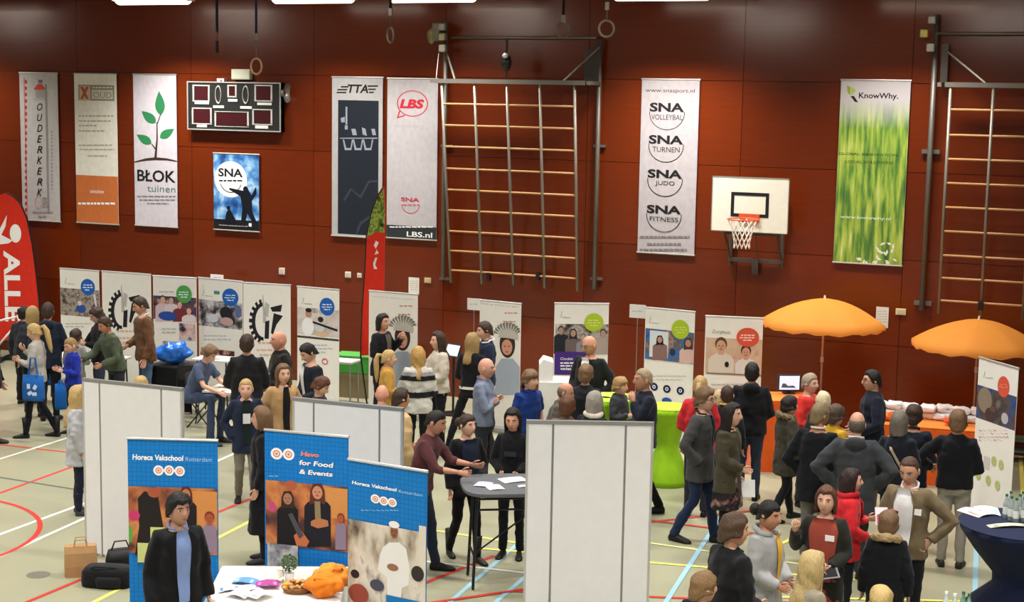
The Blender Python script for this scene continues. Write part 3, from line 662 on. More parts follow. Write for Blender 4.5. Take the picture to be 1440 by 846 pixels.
b.rect(84, 404, 140, 447, photo_mat(['#2e2826', '#6c6058', '#a99c92', '#5f5350', '#c9bdb3'], 9, seed=1), 'photo_print'); b.blobs([(114, 434, 7, 6, '#2f4f9c'), (112, 426, 3, 3.4, '#d8c7be')]); badge(b, 123.5, 403.5, 10, 11.5, BLUE); sketch(b, 96, 396); b.lines([(92, 128, 455), (92, 118, 459)], ink('#b4b8b4')); b.poly([(131, 415), (134, 413), (137, 432), (135, 434)], ink('#d8d5d2'), 'printed_shape')
b = rollup((143, 381), (212, 386), 'white gear roll-up banner partly hidden by the man in the brown blazer', group=GRP); gear(b, 172, 437, .95)
b = rollup((215, 387.5), (276, 391), 'white roll-up banner with a green oval, right of the man in the brown blazer', group=GRP)
b.rect(215, 415, 278, 452, photo_mat(['#3a2320', '#6a4a44', '#2b355f', '#c49a88', '#8a6a66'], 8, seed=2), 'photo_print')
b.figure(229, 421, 5, FL, '#4a2f28', '#c9b4b8', bot=452); b.figure(241, 422, 4.6, FL, '#3a2622', '#d4c4c6', bot=452); b.figure(253, 428, 4.6, '#d4a38e', '#5a3a30', '#7a2f34', bot=452); b.figure(266, 437, 4.8, '#d8aa94', '#7a4a34', '#dccfd0', bot=452.5); b.blobs([(236, 444, 13, 6.5, '#2b4a9a')])
b.rect(252, 454, 275, 479, photo_mat(['#2a2c4a', '#c79f98', '#e0c8c2', '#3f4068'], 7, seed=3), 'photo_print'); badge(b, 259, 413.5, 11, 12.5, GRN); b.lines([(224, 245, 410), (228, 250, 462), (228, 248, 467)], ink('#b4b8b4')); b.rect(229, 479, 250, 489, photo_mat(['#6b3a2e', '#c79f88', '#2e2c2a'], 14, seed=4), 'photo_print')
b = rollup((279, 390), (341, 396), 'white roll-up banner with a blue oval behind the seated boy in the blue T-shirt', group=GRP)
b.rect(279, 420, 341, 464, photo_mat(['#221f22', '#4e4a4c', '#9a959a', '#d4d0d0', '#5c3a38'], 8, seed=5), 'photo_print'); b.blobs([(300, 447, 7, 6, '#c9c9d0'), (318, 440, 9, 9, '#23242c'), (319, 452, 9, 6, '#b99a92'), (335, 438, 5, 9, '#5a6a92')]); badge(b, 324, 418, 11.5, 12.5, BLUE); b.rect(301, 408.5, 309, 414, ink('#3d8f7c'), 'logo_square'); sketch(b, 290, 413)
b.lines([(287, 318, 472), (287, 325, 477)], ink('#b4b8c4')); b.rect(283, 488, 330, 508, photo_mat(['#a8352c', '#c8a898', '#6a2f28', '#2e2a2a', '#b84a3e'], 9, seed=6), 'photo_print')
b = rollup((342, 397), (408.5, 401), 'white gear roll-up banner above the man in the black suit jacket', group=GRP); gear(b, 371, 452, 1.0)
b = rollup((418, 402.5), (477, 407.5), 'white roll-up banner with a blue oval and a photo of a worker in white', group=GRP)
b.rect(418, 431, 477, 475, photo_mat(['#b8a79c', '#cabfb8', '#d8d0cc', '#9a8f8c'], 5, seed=7), 'photo_print'); b.rect(418, 471, 477, 480, photo_mat(['#2b2b2d', '#4a4a4c', '#3a3330'], 10), 'photo_print')
b.blobs([(434, 441, 4.5, 6, '#b98a78'), (434, 436, 4.5, 3, '#2b211e'), (433, 459, 8.5, 13, '#ece9ea'), (451, 449, 4, 4, '#2a2a2e'), (449, 461, 7, 6, '#c7ccd2'), (452, 470, 9, 3.5, '#d6b48e')]); b.poly([(440, 451), (475, 463), (474, 466), (440, 454)], ink('#232327'), 'printed_shape'); badge(b, 460, 431, 10.5, 12.5, BLUE); sketch(b, 430, 424)
b.lines([(436, 462, 485), (436, 468, 490), (436, 458, 495)], ink('#aab4c8')); b.oval(457, 508, 4.5, 4.5, ink('#c9606a'), 'round_logo', 1.5)
def hatbanner(tl, tr, label, dx, dy):
    b = rollup(tl, tr, label, '#e3ded4', group=GRP); D = lambda P: [(x+dx, y+dy) for x, y in P]
    b.text('WAAR IK GOED IN BEN', 524+dx, 417+dy, 582+dx, 420.5+dy, ink('#a29c98')); b.lines([(562+dx, 580+dx, 430+dy), (560+dx, 577+dx, 442+dy)], ink('#c08a84'), th=1.2)
    b.oval(566+dx, 474+dy, 11, 19, ink('#3a2c26'), 'hair'); b.oval(565.5+dx, 478+dy, 7.5, 11, ink('#c98f78'), 'printed_face'); b.oval(565.5+dx, 484.5+dy, 2.2, 1.0, ink('#9c4a40'), 'mouth'); [b.oval(565.5+dx+e, 476.5+dy, 1.2, .8, ink('#2a1c18'), 'printed_eye') for e in (-3, 3)]
    b.poly(D([(553, 464), (556, 456), (562, 449), (568, 447), (576, 452), (582, 461), (581, 468), (566, 465)]), ink('#b9b3a6'), 'hat'); hp = []
    for i in range(11): a = R(20+14*i); hp.append(D([(566+12*math.cos(a), 462-8*math.sin(a)), (566+21*math.cos(a-.08), 462-20*math.sin(a-.08)), (566+19*math.cos(a+.14), 462-18*math.sin(a+.14))]))
    b.poly(hp, ink('#77746c'), 'hat_spikes'); b.poly(D([(548, 545), (550, 505), (558, 494), (574, 494), (584, 506), (586, 545)]), ink('#9fa8b4'), 'blue_shirt'); return b
hatbanner((519, 408.5), (587.5, 414), 'roll-up banner with a spiky-hatted face behind the woman in the black blazer', 0, 0)
b = hatbanner((675, 421.5), (733, 427), 'roll-up banner with a spiky-hatted face behind the boy in the navy jumper', 147.5, 10)
def toptag(px0, py0, px1, py1, label, depth=1.2):
    A = W(px0, py1, depth); B = W(px1, py0, depth)
    c = (A+B)/2
    bb = Board('sign_card', Vector((A.x, A.y, 0)), Vector((B.x, A.y, 0)), A.z, B.z, ink('#e4e0da'), label, 'sign', .006)
    bb.lines([(px0+4, px1-4, (py0+py1)/2)], ink('#b8bcc8')); MB().tube([(bb.w/2,.01,0), (bb.w/2,.01,-A.z)], .006, 6).build('rod', metal('#9a9a98'), bb.root)
    return bb
toptag(657, 420, 676, 435, 'small white card sign left of the roll-up behind the navy-jumper boy', 1.3)
toptag(885, 429, 908, 446, 'small white card sign left of the roll-up with the lime oval and blue icons', 1.5)
toptag(296, 386.5, 314, 394, 'small white card sign over the blue-oval roll-up of the seated boy', .4)
b = rollup((780, 426), (856.5, 427), 'white and purple roll-up banner behind the man in the suit and glasses', group=GRP)
LIME = ink('#a9bf2e')
b.rect(781, 455, 856, 498, photo_mat(['#2b2826', '#6f6862', '#b5aca4', '#8d857e', '#d0c6be'], 8, seed=9), 'photo_print'); b.figure(789, 464, 5, '#a88874', '#3a322c', '#23262c', bot=497); b.figure(806, 468, 5.4, '#b08a76', '#2c2624', '#6a5c5c', bot=497, longhair=True); b.figure(820, 474, 4.6, '#c0a08e', '#7a6a5a', '#8c8488', bot=497); b.figure(848, 468, 5, '#b08a76', '#4a342a', '#a8988e', bot=498); b.rect(780, 494, 830, 527, ink('#432a78'), 'purple_field'); badge(b, 835, 453, 13.5, 12.8, LIME, '#c9d87a')
b.text('Ontdek', 788, 502, 806, 506, WH); b.lines([(788, 808, 510), (788, 804, 514)], WH); b.text('werken', 788, 516, 803, 520, WH, bold=.03); sketch(b, 793, 443)
b = rollup((908, 432), (977.5, 438.5), 'white roll-up banner with a lime oval and dark blue icons behind the navy-sweater man', group=GRP)
b.rect(908, 461, 977, 512, photo_mat(['#2a4f86', '#3f6fae', '#5f5a58', '#a98878', '#2b2a30'], 6, seed=10), 'photo_print'); b.rect(914, 464, 939, 504, ink('#d3d9de'), 'window_print'); b.figure(928, 477, 5, '#b98a76', '#1e1a1a', '#8a6a66', bot=506, longhair=True); b.figure(968, 482, 6, '#b5806c', '#4a2f2a', '#d4b0a8', bot=511, longhair=True); b.blobs([(946, 495, 4, 5, '#27355c')])
b.rect(908, 505, 977, 513, photo_mat(['#6a5248', '#8a6a58', '#3a3230'], 8), 'photo_print'); badge(b, 957, 463, 12.5, 13.5, LIME, '#c9d87a'); sketch(b, 918, 451)
nv = ink('#1d2450')
for px, py in ((920, 543.5), (938, 546.5), (957, 549)): b.oval(px, py, 5.3, 5.6, nv, 'round_icon'); b.oval(px, py, 2.3, 2.6, WH, 'icon_mark', 1.2)
b.lines([(915, 965, 528), (916, 960, 533)], ink('#c9ccc4')); b.oval(938, 563, 7, 4.5, ink('#2f55a8'), 'round_icon')
b = rollup((992.5, 444), (1073.5, 447.5), 'white roll-up banner with a coral oval above the man in the black hoodie', group=GRP)
b.rect(993, 474, 1073, 527, photo_mat(['#b8957c', '#d0b49a', '#c7a58c', '#a98a78'], 4, seed=12), 'photo_print'); b.figure(1014, 486, 10, '#c99a7e', '#5a4432', '#d4cabc', bot=524, wide=.85); b.figure(1049, 495, 8.5, '#c9977e', '#3a2a22', '#d9d3cc', bot=526, wide=.85); b.blobs([(1022, 512, 3, 4, '#1c1c20')])
b.rect(993, 523, 1073, 529, ink('#8d7466'), 'photo_print'); badge(b, 1051.5, 474, 16, 13.5, COR, '#f0d8d0'); b.text('Zorghuis', 1001, 463, 1027, 470.5, ink('#8f9a98'), slant=.2); b.lines([(1000, 1060, 540), (1000, 1050, 546)], ink('#c9b4b0'))
b = rollup((1377, 502), (1432.5, 518), 'angled roll-up banner with a coral oval and green dots below the right parasol')
b.rect(1374, 540, 1434, 608, photo_mat(['#1f2a44', '#2f4f86', '#5d4c44', '#3a3a42', '#7a6a60'], 5, seed=14), 'photo_print'); b.blobs([(1385, 562, 10, 18, '#8a7a68'), (1392, 583, 7, 10, '#4a3a38'), (1413, 588, 5, 8, '#b9b4b4'), (1396, 575, 4, 4, '#6a4a44')]); badge(b, 1411.5, 543.5, 8.5, 15, COR, '#e8a89a'); sketch(b, 1388, 528)
b.lines([(1377, 1418, 605+i*4.5) for i in range(4)], ink('#c07a74'), th=1.2); yg = ink('#b4bd72'); b.rect(1384, 640, 1391, 660, ink('#c9c4c0'), 'grey_block')
for px, py in ((1398, 648), (1408, 653), (1376, 667), (1390, 675), (1403, 682)): b.oval(px, py, 3.6, 6.8, yg, 'green_dot')

# ---- blue banners in front
BB = '#1673bd'
def blue_field(b, name='blue_field', a=0, c=1, u=(0, 1)):
    key = 'bluegrid'
    if key not in _P:
        m = bpy.data.materials.new('blue_tile_print'); m.use_nodes = True; nt = m.node_tree; bs = nt.nodes['Principled BSDF']; bs.inputs['Roughness'].default_value = .5; bs.inputs['Specular IOR Level'].default_value = .2
        tc = nt.nodes.new('ShaderNodeTexCoord'); mp = nt.nodes.new('ShaderNodeMapping'); mp.inputs['Rotation'].default_value = (R(90), 0, 0); nt.links.new(tc.outputs['Object'], mp.inputs[0])
        br = nt.nodes.new('ShaderNodeTexBrick'); br.offset = 0; br.inputs['Color1'].default_value = rgb('#1576c0'); br.inputs['Color2'].default_value = rgb('#1979c4'); br.inputs['Mortar'].default_value = rgb('#0f5f9f')
        br.inputs['Scale'].default_value = 1; br.inputs['Brick Width'].default_value = .042; br.inputs['Row Height'].default_value = .042; br.inputs['Mortar Size'].default_value = .0022
        nt.links.new(mp.outputs[0], br.inputs['Vector']); nt.links.new(br.outputs[0], bs.inputs['Base Color']); _P[key] = m
    return b.band(a, c, _P[key], name, u)
def trio(b, pts, r):
    for i in range(len(pts)-1): b.poly([(pts[i][0], pts[i][1]-1.5), (pts[i+1][0], pts[i+1][1]-1.5), (pts[i+1][0], pts[i+1][1]+1.5), (pts[i][0], pts[i][1]+1.5)], WH, 'logo_link')
    for px, py in pts: b.oval(px, py, r, r, WH, 'logo_disc'); b.oval(px, py, r*.62, r*.62, ink('#d98a6a'), 'logo_face', r*.22); b.oval(px, py, r*.25, r*.25, ink('#d98a6a'), 'logo_dot')
b = rollup((179, 615.5), (306, 619), 'blue roll-up banner with a kitchen photo behind the man in the black suit', BB, name='blue_roll_up_banner')
blue_field(b); b.text('Horeca Vakschool', 186, 638, 258, 648, WH, bold=.03, slant=.1); b.text('Rotterdam', 261, 642, 298, 649, ink('#9cc4e4')); trio(b, [(223, 661), (238, 661), (253, 662)], 7.2)
b.rect(180, 683, 306, 780, photo_mat(['#2a2022', '#5a3a34', '#a8603e', '#d08a50', '#6a4a5a'], 4, seed=20), 'photo_print')
b.rect(268, 690, 306, 745, ink('#cf8a4c'), 'printed_curtain'); b.poly([(194, 700), (203, 690), (222, 694), (230, 740), (218, 745), (208, 780), (190, 780), (196, 740)], ink('#26201f'), 'printed_figure')
b.blobs([(217, 692, 9, 7, '#a8573c'), (189, 724, 8, 7, '#c93a6c'), (183, 750, 4, 12, '#5fa04a')]); b.figure(262, 694, 9, '#b5744e', '#5a2a26', '#241d20', bot=772, wide=.8, longhair=True); b.figure(295, 728, 8, '#a8583c', '#8a3020', '#8d7a8c', bot=776, wide=.6)
b.rect(212, 740, 232, 768, ink('#cfd07a'), 'yellow_note'); b.rect(194, 762, 210, 790, ink('#cdd084'), 'yellow_note')
b = rollup((372, 604), (490, 614), 'blue roll-up banner with two round faces and a photo of young cooks', BB, name='blue_roll_up_banner')
blue_field(b); trio(b, [(389, 637.5), (406, 638.5)], 8.2); b.text('Havo', 423, 634, 449, 643, ink('#d9827a'), bold=.05, slant=.1); b.text('for Food', 421, 646, 469, 657.5, WH, bold=.03, slant=.1); b.text('& Events', 421, 659, 468, 670, WH, bold=.03, slant=.1)
b.lines([(378, 392, 669)], ink('#7fb8e0'))
b.rect(374, 674, 489, 776, photo_mat(['#2a2022', '#5a3a34', '#a8603e', '#cf8448', '#7a4a4a'], 4, seed=21), 'photo_print'); b.rect(455, 684, 489, 730, ink('#d18f50'), 'printed_curtain')
b.blobs([(383, 712, 5, 7, '#c24a7c'), (410, 682, 8, 7, '#b05a3e')]); b.figure(405, 700, 9, '#a8785c', '#3c2820', '#1f1b1d', bot=770, wide=.8, longhair=True); b.figure(447, 691, 10.5, '#c98a6c', '#5c3026', '#1f1d24', bot=768, wide=.85, longhair=True); b.poly([(443, 704), (451, 704), (452, 728), (444, 728)], ink('#8d7c5a'), 'printed_shirt'); b.poly([(438, 732), (448, 727), (462, 731), (463, 739), (448, 742), (438, 738)], ink('#b4744e'), 'printed_hands'); b.figure(480, 728, 6, '#a8583c', '#8a3020', '#8d7a8c', bot=772, wide=.6); b.poly([(414, 752), (424, 744), (436, 760), (432, 768), (418, 766)], ink('#bf6a44'), 'printed_hands')
b.poly([(406, 722), (412, 720), (428, 752), (422, 757)], ink('#4c4a4e'), 'printed_sleeve'); b.rect(377, 762, 420, 800, photo_mat(['#26262a', '#8c8c90', '#c8c4c0', '#54484a'], 9, seed=22), 'photo_print')
b = rollup((490, 645), (601, 663), 'blue roll-up banner with a cook in white, right of the young cooks banner', BB, name='blue_roll_up_banner')
blue_field(b); b.text('Horeca Vakschool', 495, 675, 558, 691, WH, bold=.03, slant=.1); b.text('Rotterdam', 561, 688, 594, 698, ink('#9cc4e4')); trio(b, [(528, 701), (540, 704), (552, 706)], 6.4); b.lines([(508, 560, 717)], ink('#7fb8e0'))
b.rect(487, 728, 604, 900, photo_mat(['#5a4c40', '#a39482', '#cbbfae', '#dcd3c6', '#7a6a5c'], 4.5, stretch=(1.6, 1, .8), seed=23), 'photo_print')
b.rect(590, 738, 604, 815, ink('#d9cfc0'), 'printed_wall'); b.poly([(539, 769), (548, 762), (562, 762), (572, 771), (577, 800), (575, 822), (566, 826), (564, 846), (546, 846), (545, 812), (532, 800), (535, 780)], ink('#e6e2de'), 'white_uniform')
b.blobs([(555, 747, 5.5, 9.5, '#8d5a42'), (555, 737, 7.5, 5, '#ebe7e2'), (553, 797, 8, 5, '#9a6a50'), (500, 806, 6, 6, '#2c2826'), (588, 806, 9, 11, '#35322f'), (531, 822, 10, 8, '#4a4a5c'), (505, 834, 14, 14, '#9a4a3c')]); [b.oval(555+e, 746, .9, .7, ink('#2a1c18'), 'printed_eye') for e in (-2.3, 2.3)]; b.oval(555, 752, 2, .7, ink('#6a2f28'), 'printed_mouth'); b.rect(544, 835, 592, 900, ink('#1d74b8'), 'blue_box')

# ---- feather flags
def feather(name, base, pts, body, label, wid=.012, yawoff=0.0):
    P = F(*base); rv = Vector((rgt.x, rgt.y, 0)).normalized(); rv.rotate(Matrix.Rotation(yawoff, 3, 'Z'))
    b = Board.__new__(Board); b.d = rv; b.n = Vector((rv.y, -rv.x, 0)); b.O = Vector((P.x, P.y, 0)); b.rz = math.atan2(rv.y, rv.x); b.clip = False; b.w = 9; b.h = 9; b.k = 2; b.rip = 0
    b.root = empty(name, b.O, b.rz, label=label, cat='flag'); q = [b.uv(*p) for p in pts]
    MB().prism(q, -wid/2, wid/2).build('sail', body, b.root); b.q = q; b.k = 19; return b
RED = cloth('#d0301f', .12)
b = feather('feather_flag', (6, 506), [(8, 271), (18, 275), (28, 286), (37, 306), (44, 340), (49, 375), (54, 420), (56, 462), (54, 478), (-75, 478), (-60, 420), (-50, 360), (-38, 310), (-18, 280)], RED, 'red feather flag with white letters at the left picture edge')
MB().tube([(b.q[i][0]+.012, 0, b.q[i][1]) for i in (0,1,2,3,4,5,6,7,8)]+[(0, 0, .05)], .016, 8).build('pole', plas('#17171a'), b.root)
b.text('ALLE', 5, 352, 30, 452, WH, vert=True, bold=.03)
b.oval(22, 328, 8, 13, WH, 'bird_logo'); b.poly([(-12, 345), (10, 302), (8, 318), (2, 330), (18, 338), (12, 342)], WH, 'bird_logo')
MB().obox((0,0,.03), .7, .08, .05).build('foot', metal('#33343a'), b.root); MB().obox((0,0,.03), .08, .7, .05).build('foot', metal('#33343a'), b.root)
b = feather('feather_flag', (516, 572), [(540, 263), (542, 300), (541, 345), (540, 420), (535, 470), (522, 499), (508, 500), (510, 440), (514, 380), (516, 335), (523, 300), (532, 275)], RED, 'narrow red and green feather flag standing in front of the dark grey-bordered banner', yawoff=R(-25))
b.poly([(540, 265), (541.5, 300), (541, 327), (529, 326), (516, 334), (523, 300), (532, 276)], photo_mat(['#1f2a18', '#5a6a22', '#9fae4c', '#46611f', '#c4c27a'], 9), 'leaf_print')
b.poly([[(529, 338), (533, 341), (529, 349), (533, 356), (527, 358), (530, 351), (526, 345)], [(528, 362), (531, 362), (528, 372), (531, 378), (526, 378), (525, 370)], [(524, 470), (527, 458), (528, 470), (526, 486), (522, 488)], [(519, 440), (523, 425), (524, 440)]], ink('#e6d8d2'), 'lettering')
MB().tube([(b.q[i][0]-.012, 0, b.q[i][1]) for i in (0, 11, 10, 9, 8, 7, 6)]+[(0, 0, .05)], .014, 8).build('pole', plas('#1a1a1c'), b.root)
MB().obox((0,0,.03), .6, .07, .05).build('foot', metal('#33343a'), b.root); MB().obox((0,0,.03), .07, .6, .05).build('foot', metal('#33343a'), b.root)

# ---- white exhibition partitions
def partition(tl, tr, div, label, H=2.0):
    A = F(tl[0], tl[1], H); B = F(tr[0], tr[1], H); d = B-A; wd = d.length; rz = math.atan2(d.y, d.x)
    t = empty('partition_panel', (A.x, A.y, 0), rz, label=label, cat='partition', group='white exhibition partitions')
    e = [0]+[wd*k for k in div]+[wd]
    for i in range(3): MB().box((e[i]+.011,-.018,.03), (e[i+1]-.011,.018,H-.03)).build('panel', mat('#e6e3e0', .55, 'laminate', var=.02, spec=.25), t)
    gp = metal('#9b9a99', .4)
    for x in e[1:3]: MB().tube([(x,0,0), (x,0,H-.02)], .016, 10).build('post', gp, t)
    for x in (.0, wd): MB().box((x-.012,-.02,0), (x+.012,.02,H-.02)).build('edge_post', metal('#c9c7c4', .4), t)
    MB().box((-.012,-.024,H-.035), (wd+.012,.024,H)).build('top_rail', gp, t)
    for x in (.1, wd-.1): MB().box((x-.03,-.2,0), (x+.03,.2,.015)).build('foot', gp, t)
partition((118, 531), (256, 545), (.17, .8), 'white partition behind the left blue banner with bags at its foot')
partition((414, 558), (566, 573), (.19, .8), 'low-showing white partition behind the young cooks banner')
partition((742, 590), (918, 593), (.205, .785), 'large white partition in the middle foreground right of the grey high table')
# ================================================================ people
PEND = []          # garments and bodies waiting for their remesh to be evaluated
def bez(a, b, c): return [a, (a+b)/2, b, (b+c)/2, c]
ARMS = {  # elbow and wrist from the shoulder: outwards, forwards, up
    'down':   ((.06, -.03, -.29), (.075, .05, -.54)),
    'pocket': ((.13, -.08, -.27), (.02, .05, -.46)),
    'hips':   ((.21, -.10, -.22), (.05, .0, -.40)),
    'front':  ((.07, .03, -.28), (-.06, .24, -.22)),
    'low':    ((.07, .02, -.29), (-.05, .21, -.38)),
    'cross':  ((.09, .10, -.27), (-.19, .155, -.19)),
    'reach':  ((.05, .16, -.24), (.0, .40, -.32)),
    'phone':  ((.05, .05, -.28), (-.06, .23, -.08)),
    'chin':   ((.0, .14, -.24), (-.10, .17, -.02)),
    'out':    ((.12, .10, -.24), (.10, .33, -.18)),
    'side':   ((.22, -.02, -.20), (.10, .14, -.33)),
    'wave':   ((.14, .02, -.26), (.10, .20, -.06)),
}
def head_pt(th, ph, k=1.0):
    """point of the skull for a direction; th=0 faces -Y"""
    z = .115*math.sin(ph); c = max(0.0, math.cos(ph)); c = c**(.85 if ph > 0 else .72)
    t = max(0, -z/.115)
    wx = .074*(1-.30*t**1.6); f = math.cos(th)
    dy = .090-.004*t if f > 0 else .098*(1-.38*max(0, (t-.15))**1.0)
    x = wx*c*math.sin(th); y = -dy*c*f
    return Vector((x, y, z))
def build_head(sex):
    vs = []; fs = []; N, Mv = 30, 24
    for j in range(1, Mv):
        ph = -math.pi/2+math.pi*j/Mv
        for i in range(N):
            u = -1+2*i/N; th = math.pi*(1 if u > 0 else -1)*abs(u)**1.35
            p = head_pt(th, ph); x, y, z = p
            if math.cos(th) > 0:
                ax = abs(x); nz = 0
                if -.045 < z < .03: nz = max(0, 1-((z+.026)/(.05 if z > -.026 else .016))**2)
                p.y -= .026*math.exp(-(x/.0125)**2)*nz
                p.y += .010*math.exp(-((ax-.031)/.017)**2-((z-.010)/.013)**2)
                p.y -= .005*math.exp(-((ax-.025)/.03)**2-((z-.034)/.010)**2)
                p.y -= .006*math.exp(-(x/.022)**2-((z+.057)/.010)**2)
                p.y -= .007*math.exp(-(x/.022)**2-((z+.100)/.016)**2)
                p.y -= .004*math.exp(-((ax-.045)/.018)**2-((z+.025)/.02)**2)
            vs.append(p)
    a = len(vs); vs.append(Vector((0, -.02, -.114))); vs.append(Vector((0, 0, .115)))
    for j in range(Mv-2):
        for i in range(N): q = j*N+i; r_ = j*N+(i+1) % N; fs.append((q, r_, r_+N, q+N))
    for i in range(N): fs.append((a, (i+1) % N, i)); fs.append((a+1, (Mv-2)*N+i, (Mv-2)*N+(i+1) % N))
    return vs, fs
HEAD = build_head('m')
# faces carry material slots: 0 skin 1 eye white 2 iris 3 lips 4 brow
def face_parts(mb, beard=False):
    mb.m = 0; mb.add(*HEAD)
    for s in (-1, 1):
        mb.m = 0; mb.ell((s*.0755, .012, -.006), .010, .019, .031, 8, 6)
        mb.m = 1; mb.ell((s*.031, -.0690, .0105), .0135, .007, .0060, 8, 6)
        mb.m = 2; mb.ell((s*.031, -.0742, .0105), .0072, .0036, .0062, 8, 6)
        mb.m = 4; mb.tube([(s*.014, -.0870, .0315), (s*.032, -.0845, .0350), (s*.050, -.0705, .029)], [.0034, .0048, .0026], 6)
    mb.m = 3; mb.tube([(-.023, -.0725, -.0575), (-.010, -.0835, -.0555), (0, -.0855, -.0565), (.010, -.0835, -.0555), (.023, -.0725, -.0575)], [.002, .0042, .0042, .0042, .002], 6)
    mb.m = 0
def smooth01(x): x = max(0., min(1., x)); return x*x*(3-2*x)
HST = { # front line, temple line, side line, back line (z from head centre), thickness, face half angle
    'short': (.066, .034, -.012, -.070, .014, 62), 'crew': (.066, .04, -.004, -.062, .007, 66), 'full': (.056, .024, -.025, -.075, .022, 58),
    'thin': (.080, .062, .0, -.065, .006, 70), 'bob': (.070, .0, -.115, -.125, .020, 70), 'long': (.076, .0, -.22, -.27, .022, 70), 'verylong': (.074, .0, -.28, -.36, .026, 70),
    'pony': (.060, .03, -.01, -.06, .012, 62), 'bun': (.058, .025, -.01, -.06, .012, 60), 'boy': (.036, .015, -.022, -.078, .020, 58)}
def hair_mb(style, seed=0, wavy=0.0):
    f, tp, sd, bk, th, fa = HST[style]; N, K = 36, 14; mb = MB(); rr = []
    ends = []
    for i in range(N):
        a = -math.pi+2*math.pi*i/N; d = abs(math.degrees(a))
        if d < fa*.7: zl = f
        elif d < fa: zl = f+(tp-f)*(d-fa*.7)/(fa*.3)
        elif d < 95: zl = tp+(sd-tp)*smooth01((d-fa)/(95-fa)*1.6)
        else: zl = sd+(bk-sd)*smooth01((d-95)/60)
        ends.append((a, zl+noise.noise((a*3, seed, 0))*.008))
    vs = [Vector((0, .005, .115+th))]
    for k in range(1, K+1):
        for a, zl in ends:
            if zl >= 0: tot = .17*(1-math.asin(min(.99, zl/.115))/(math.pi/2))
            else: tot = .17-zl
            dd = tot*k/K
            if dd <= .17:
                ph = math.pi/2*(1-dd/.17); p = head_pt(a, ph); n = Vector((p.x/.074**2, p.y/.095**2, p.z/.115**2)).normalized()
                g = min(1, .35+k/K*2) if k < K else .75
                rim = 1.0 if k < K-2 else (.85, .6, .25)[k-K+2] if zl > -.03 else 1.0
                q = p+n*th*rim*(1.0 if HST[style][3] < -.1 else .35+.75*smooth01((p.z+.03)/.09))*(1+.5*noise.noise((p.x*22+seed, p.y*22, p.z*22)))
            else:
                z = -(dd-.17); p = head_pt(a, 0); n = Vector((p.x, p.y, 0)).normalized()
                nar = smooth01((-z-.03)/.09)
                q = Vector((p.x*(1-.10*nar), p.y, z))+n*th*(1+.4*noise.noise((p.x*25+seed, p.y*25, z*(12 if wavy else 5))))
                if p.y > -.02: q.y += .055*smooth01((-z-.10)/.12)*(p.y+.02)/.12
                elif p.y <= -.02: q.y -= .02*smooth01((-z-.12)/.1)
                if wavy: q += n*wavy*math.sin(z*55+a*5)
            vs.append(q)
    # tuck the rim inwards
    for (a, zl), q in zip(ends, vs[-N:]):
        c = Vector((0, .01, q.z)); vs.append(c+(q-c)*.72+Vector((0, 0, .004)))
    fs = [(0, 1+i, 1+(i+1) % N) for i in range(N)]
    for k in range(K):
        for i in range(N): q = 1+k*N+i; r_ = 1+k*N+(i+1) % N; fs.append((q, q+N, r_+N, r_))
    mb.add(vs, fs)
    if style == 'pony': mb.tube([(0,.10,.05), (0,.15,.055), (0,.175,-.02), (0,.17,-.14), (0,.165,-.26), (0,.165,-.33)], [.02,.03,.04,.037,.028,.008], 10)
    if style == 'bun': mb.ell((0,.135,.015), .052, .045, .052, 12, 8)
    return mb
def fringe_mb():
    mb = MB(); N = 24; vs = []
    for k, (z, t) in enumerate(((-.072, .0), (-.06, .008), (-.02, .010), (.02, .009), (.045, .004), (.05, -.003))):
        for i in range(N+1):
            a = R(75)+R(210)*i/N; ph = math.asin(max(-.99, min(.99, z/.115))); p = head_pt(a, ph); n = Vector((p.x, p.y, 0)).normalized(); e = min(1, min(i, N-i)/3); vs.append(p+n*(t*e-.002))
    return mb.add(vs, [(k*(N+1)+i, k*(N+1)+i+1, (k+1)*(N+1)+i+1, (k+1)*(N+1)+i) for k in range(5) for i in range(N)])
def hand(mb, wr, d, out, curl=.5, s=1.0, side=1):
    """palm with four fingers and a thumb, growing from the wrist along d; out = direction of the thumb side"""
    d = d.normalized(); th = (out-d*out.dot(d)).normalized(); nrm = d.cross(th).normalized()
    if side < 0: nrm = -nrm
    P = lambda a, b, c: wr+(d*a+th*b+nrm*c)*s
    rr = []
    for a, hw, ht in ((-.02, .024, .020), (.02, .032, .017), (.055, .040, .016), (.085, .040, .013), (.094, .032, .008)):
        rr.append([P(a, hw*math.cos(2*math.pi*j/8), ht*math.sin(2*math.pi*j/8)) for j in range(8)])
    mb.rings(rr)
    for k, (b, L) in enumerate(((.030, .068), (.010, .078), (-.010, .072), (-.029, .056))):
        p = [P(.080, b, 0)]; a = 0; q = p[0]
        for seg in (.42, .33, .25):
            a += curl*.9; q = q+(d*math.cos(a)-nrm*math.sin(a))*L*seg*s; p.append(q)
        mb.tube(p, [.0092*s, .0088*s, .008*s, .005*s], 6)
    mb.tube([P(.022, .026, -.004), P(.048, .050, -.012), P(.072, .058, -.022), P(.090, .054, -.034)], [.012*s, .0105*s, .0095*s, .006*s], 6)
def shoe_mesh(mb, heel=False):
    rr = []
    for y, hw, h0, h1 in ((.075, .024, .012, .060), (.060, .034, .0, .085), (.02, .038, .0, .095), (-.04, .038, 0, .082), (-.10, .046, 0, .060), (-.15, .044, 0, .048), (-.185, .028, .004, .034), (-.197, .012, .010, .024)):
        rr.append([Vector((hw*c, y, h0+(h1-h0)*t)) for c, t in ((-.8, 0), (.8, 0), (1, .18), (.95, .55), (.55, .93), (0, 1), (-.55, .93), (-.95, .55), (-1, .18))])
    return mb.rings(rr)

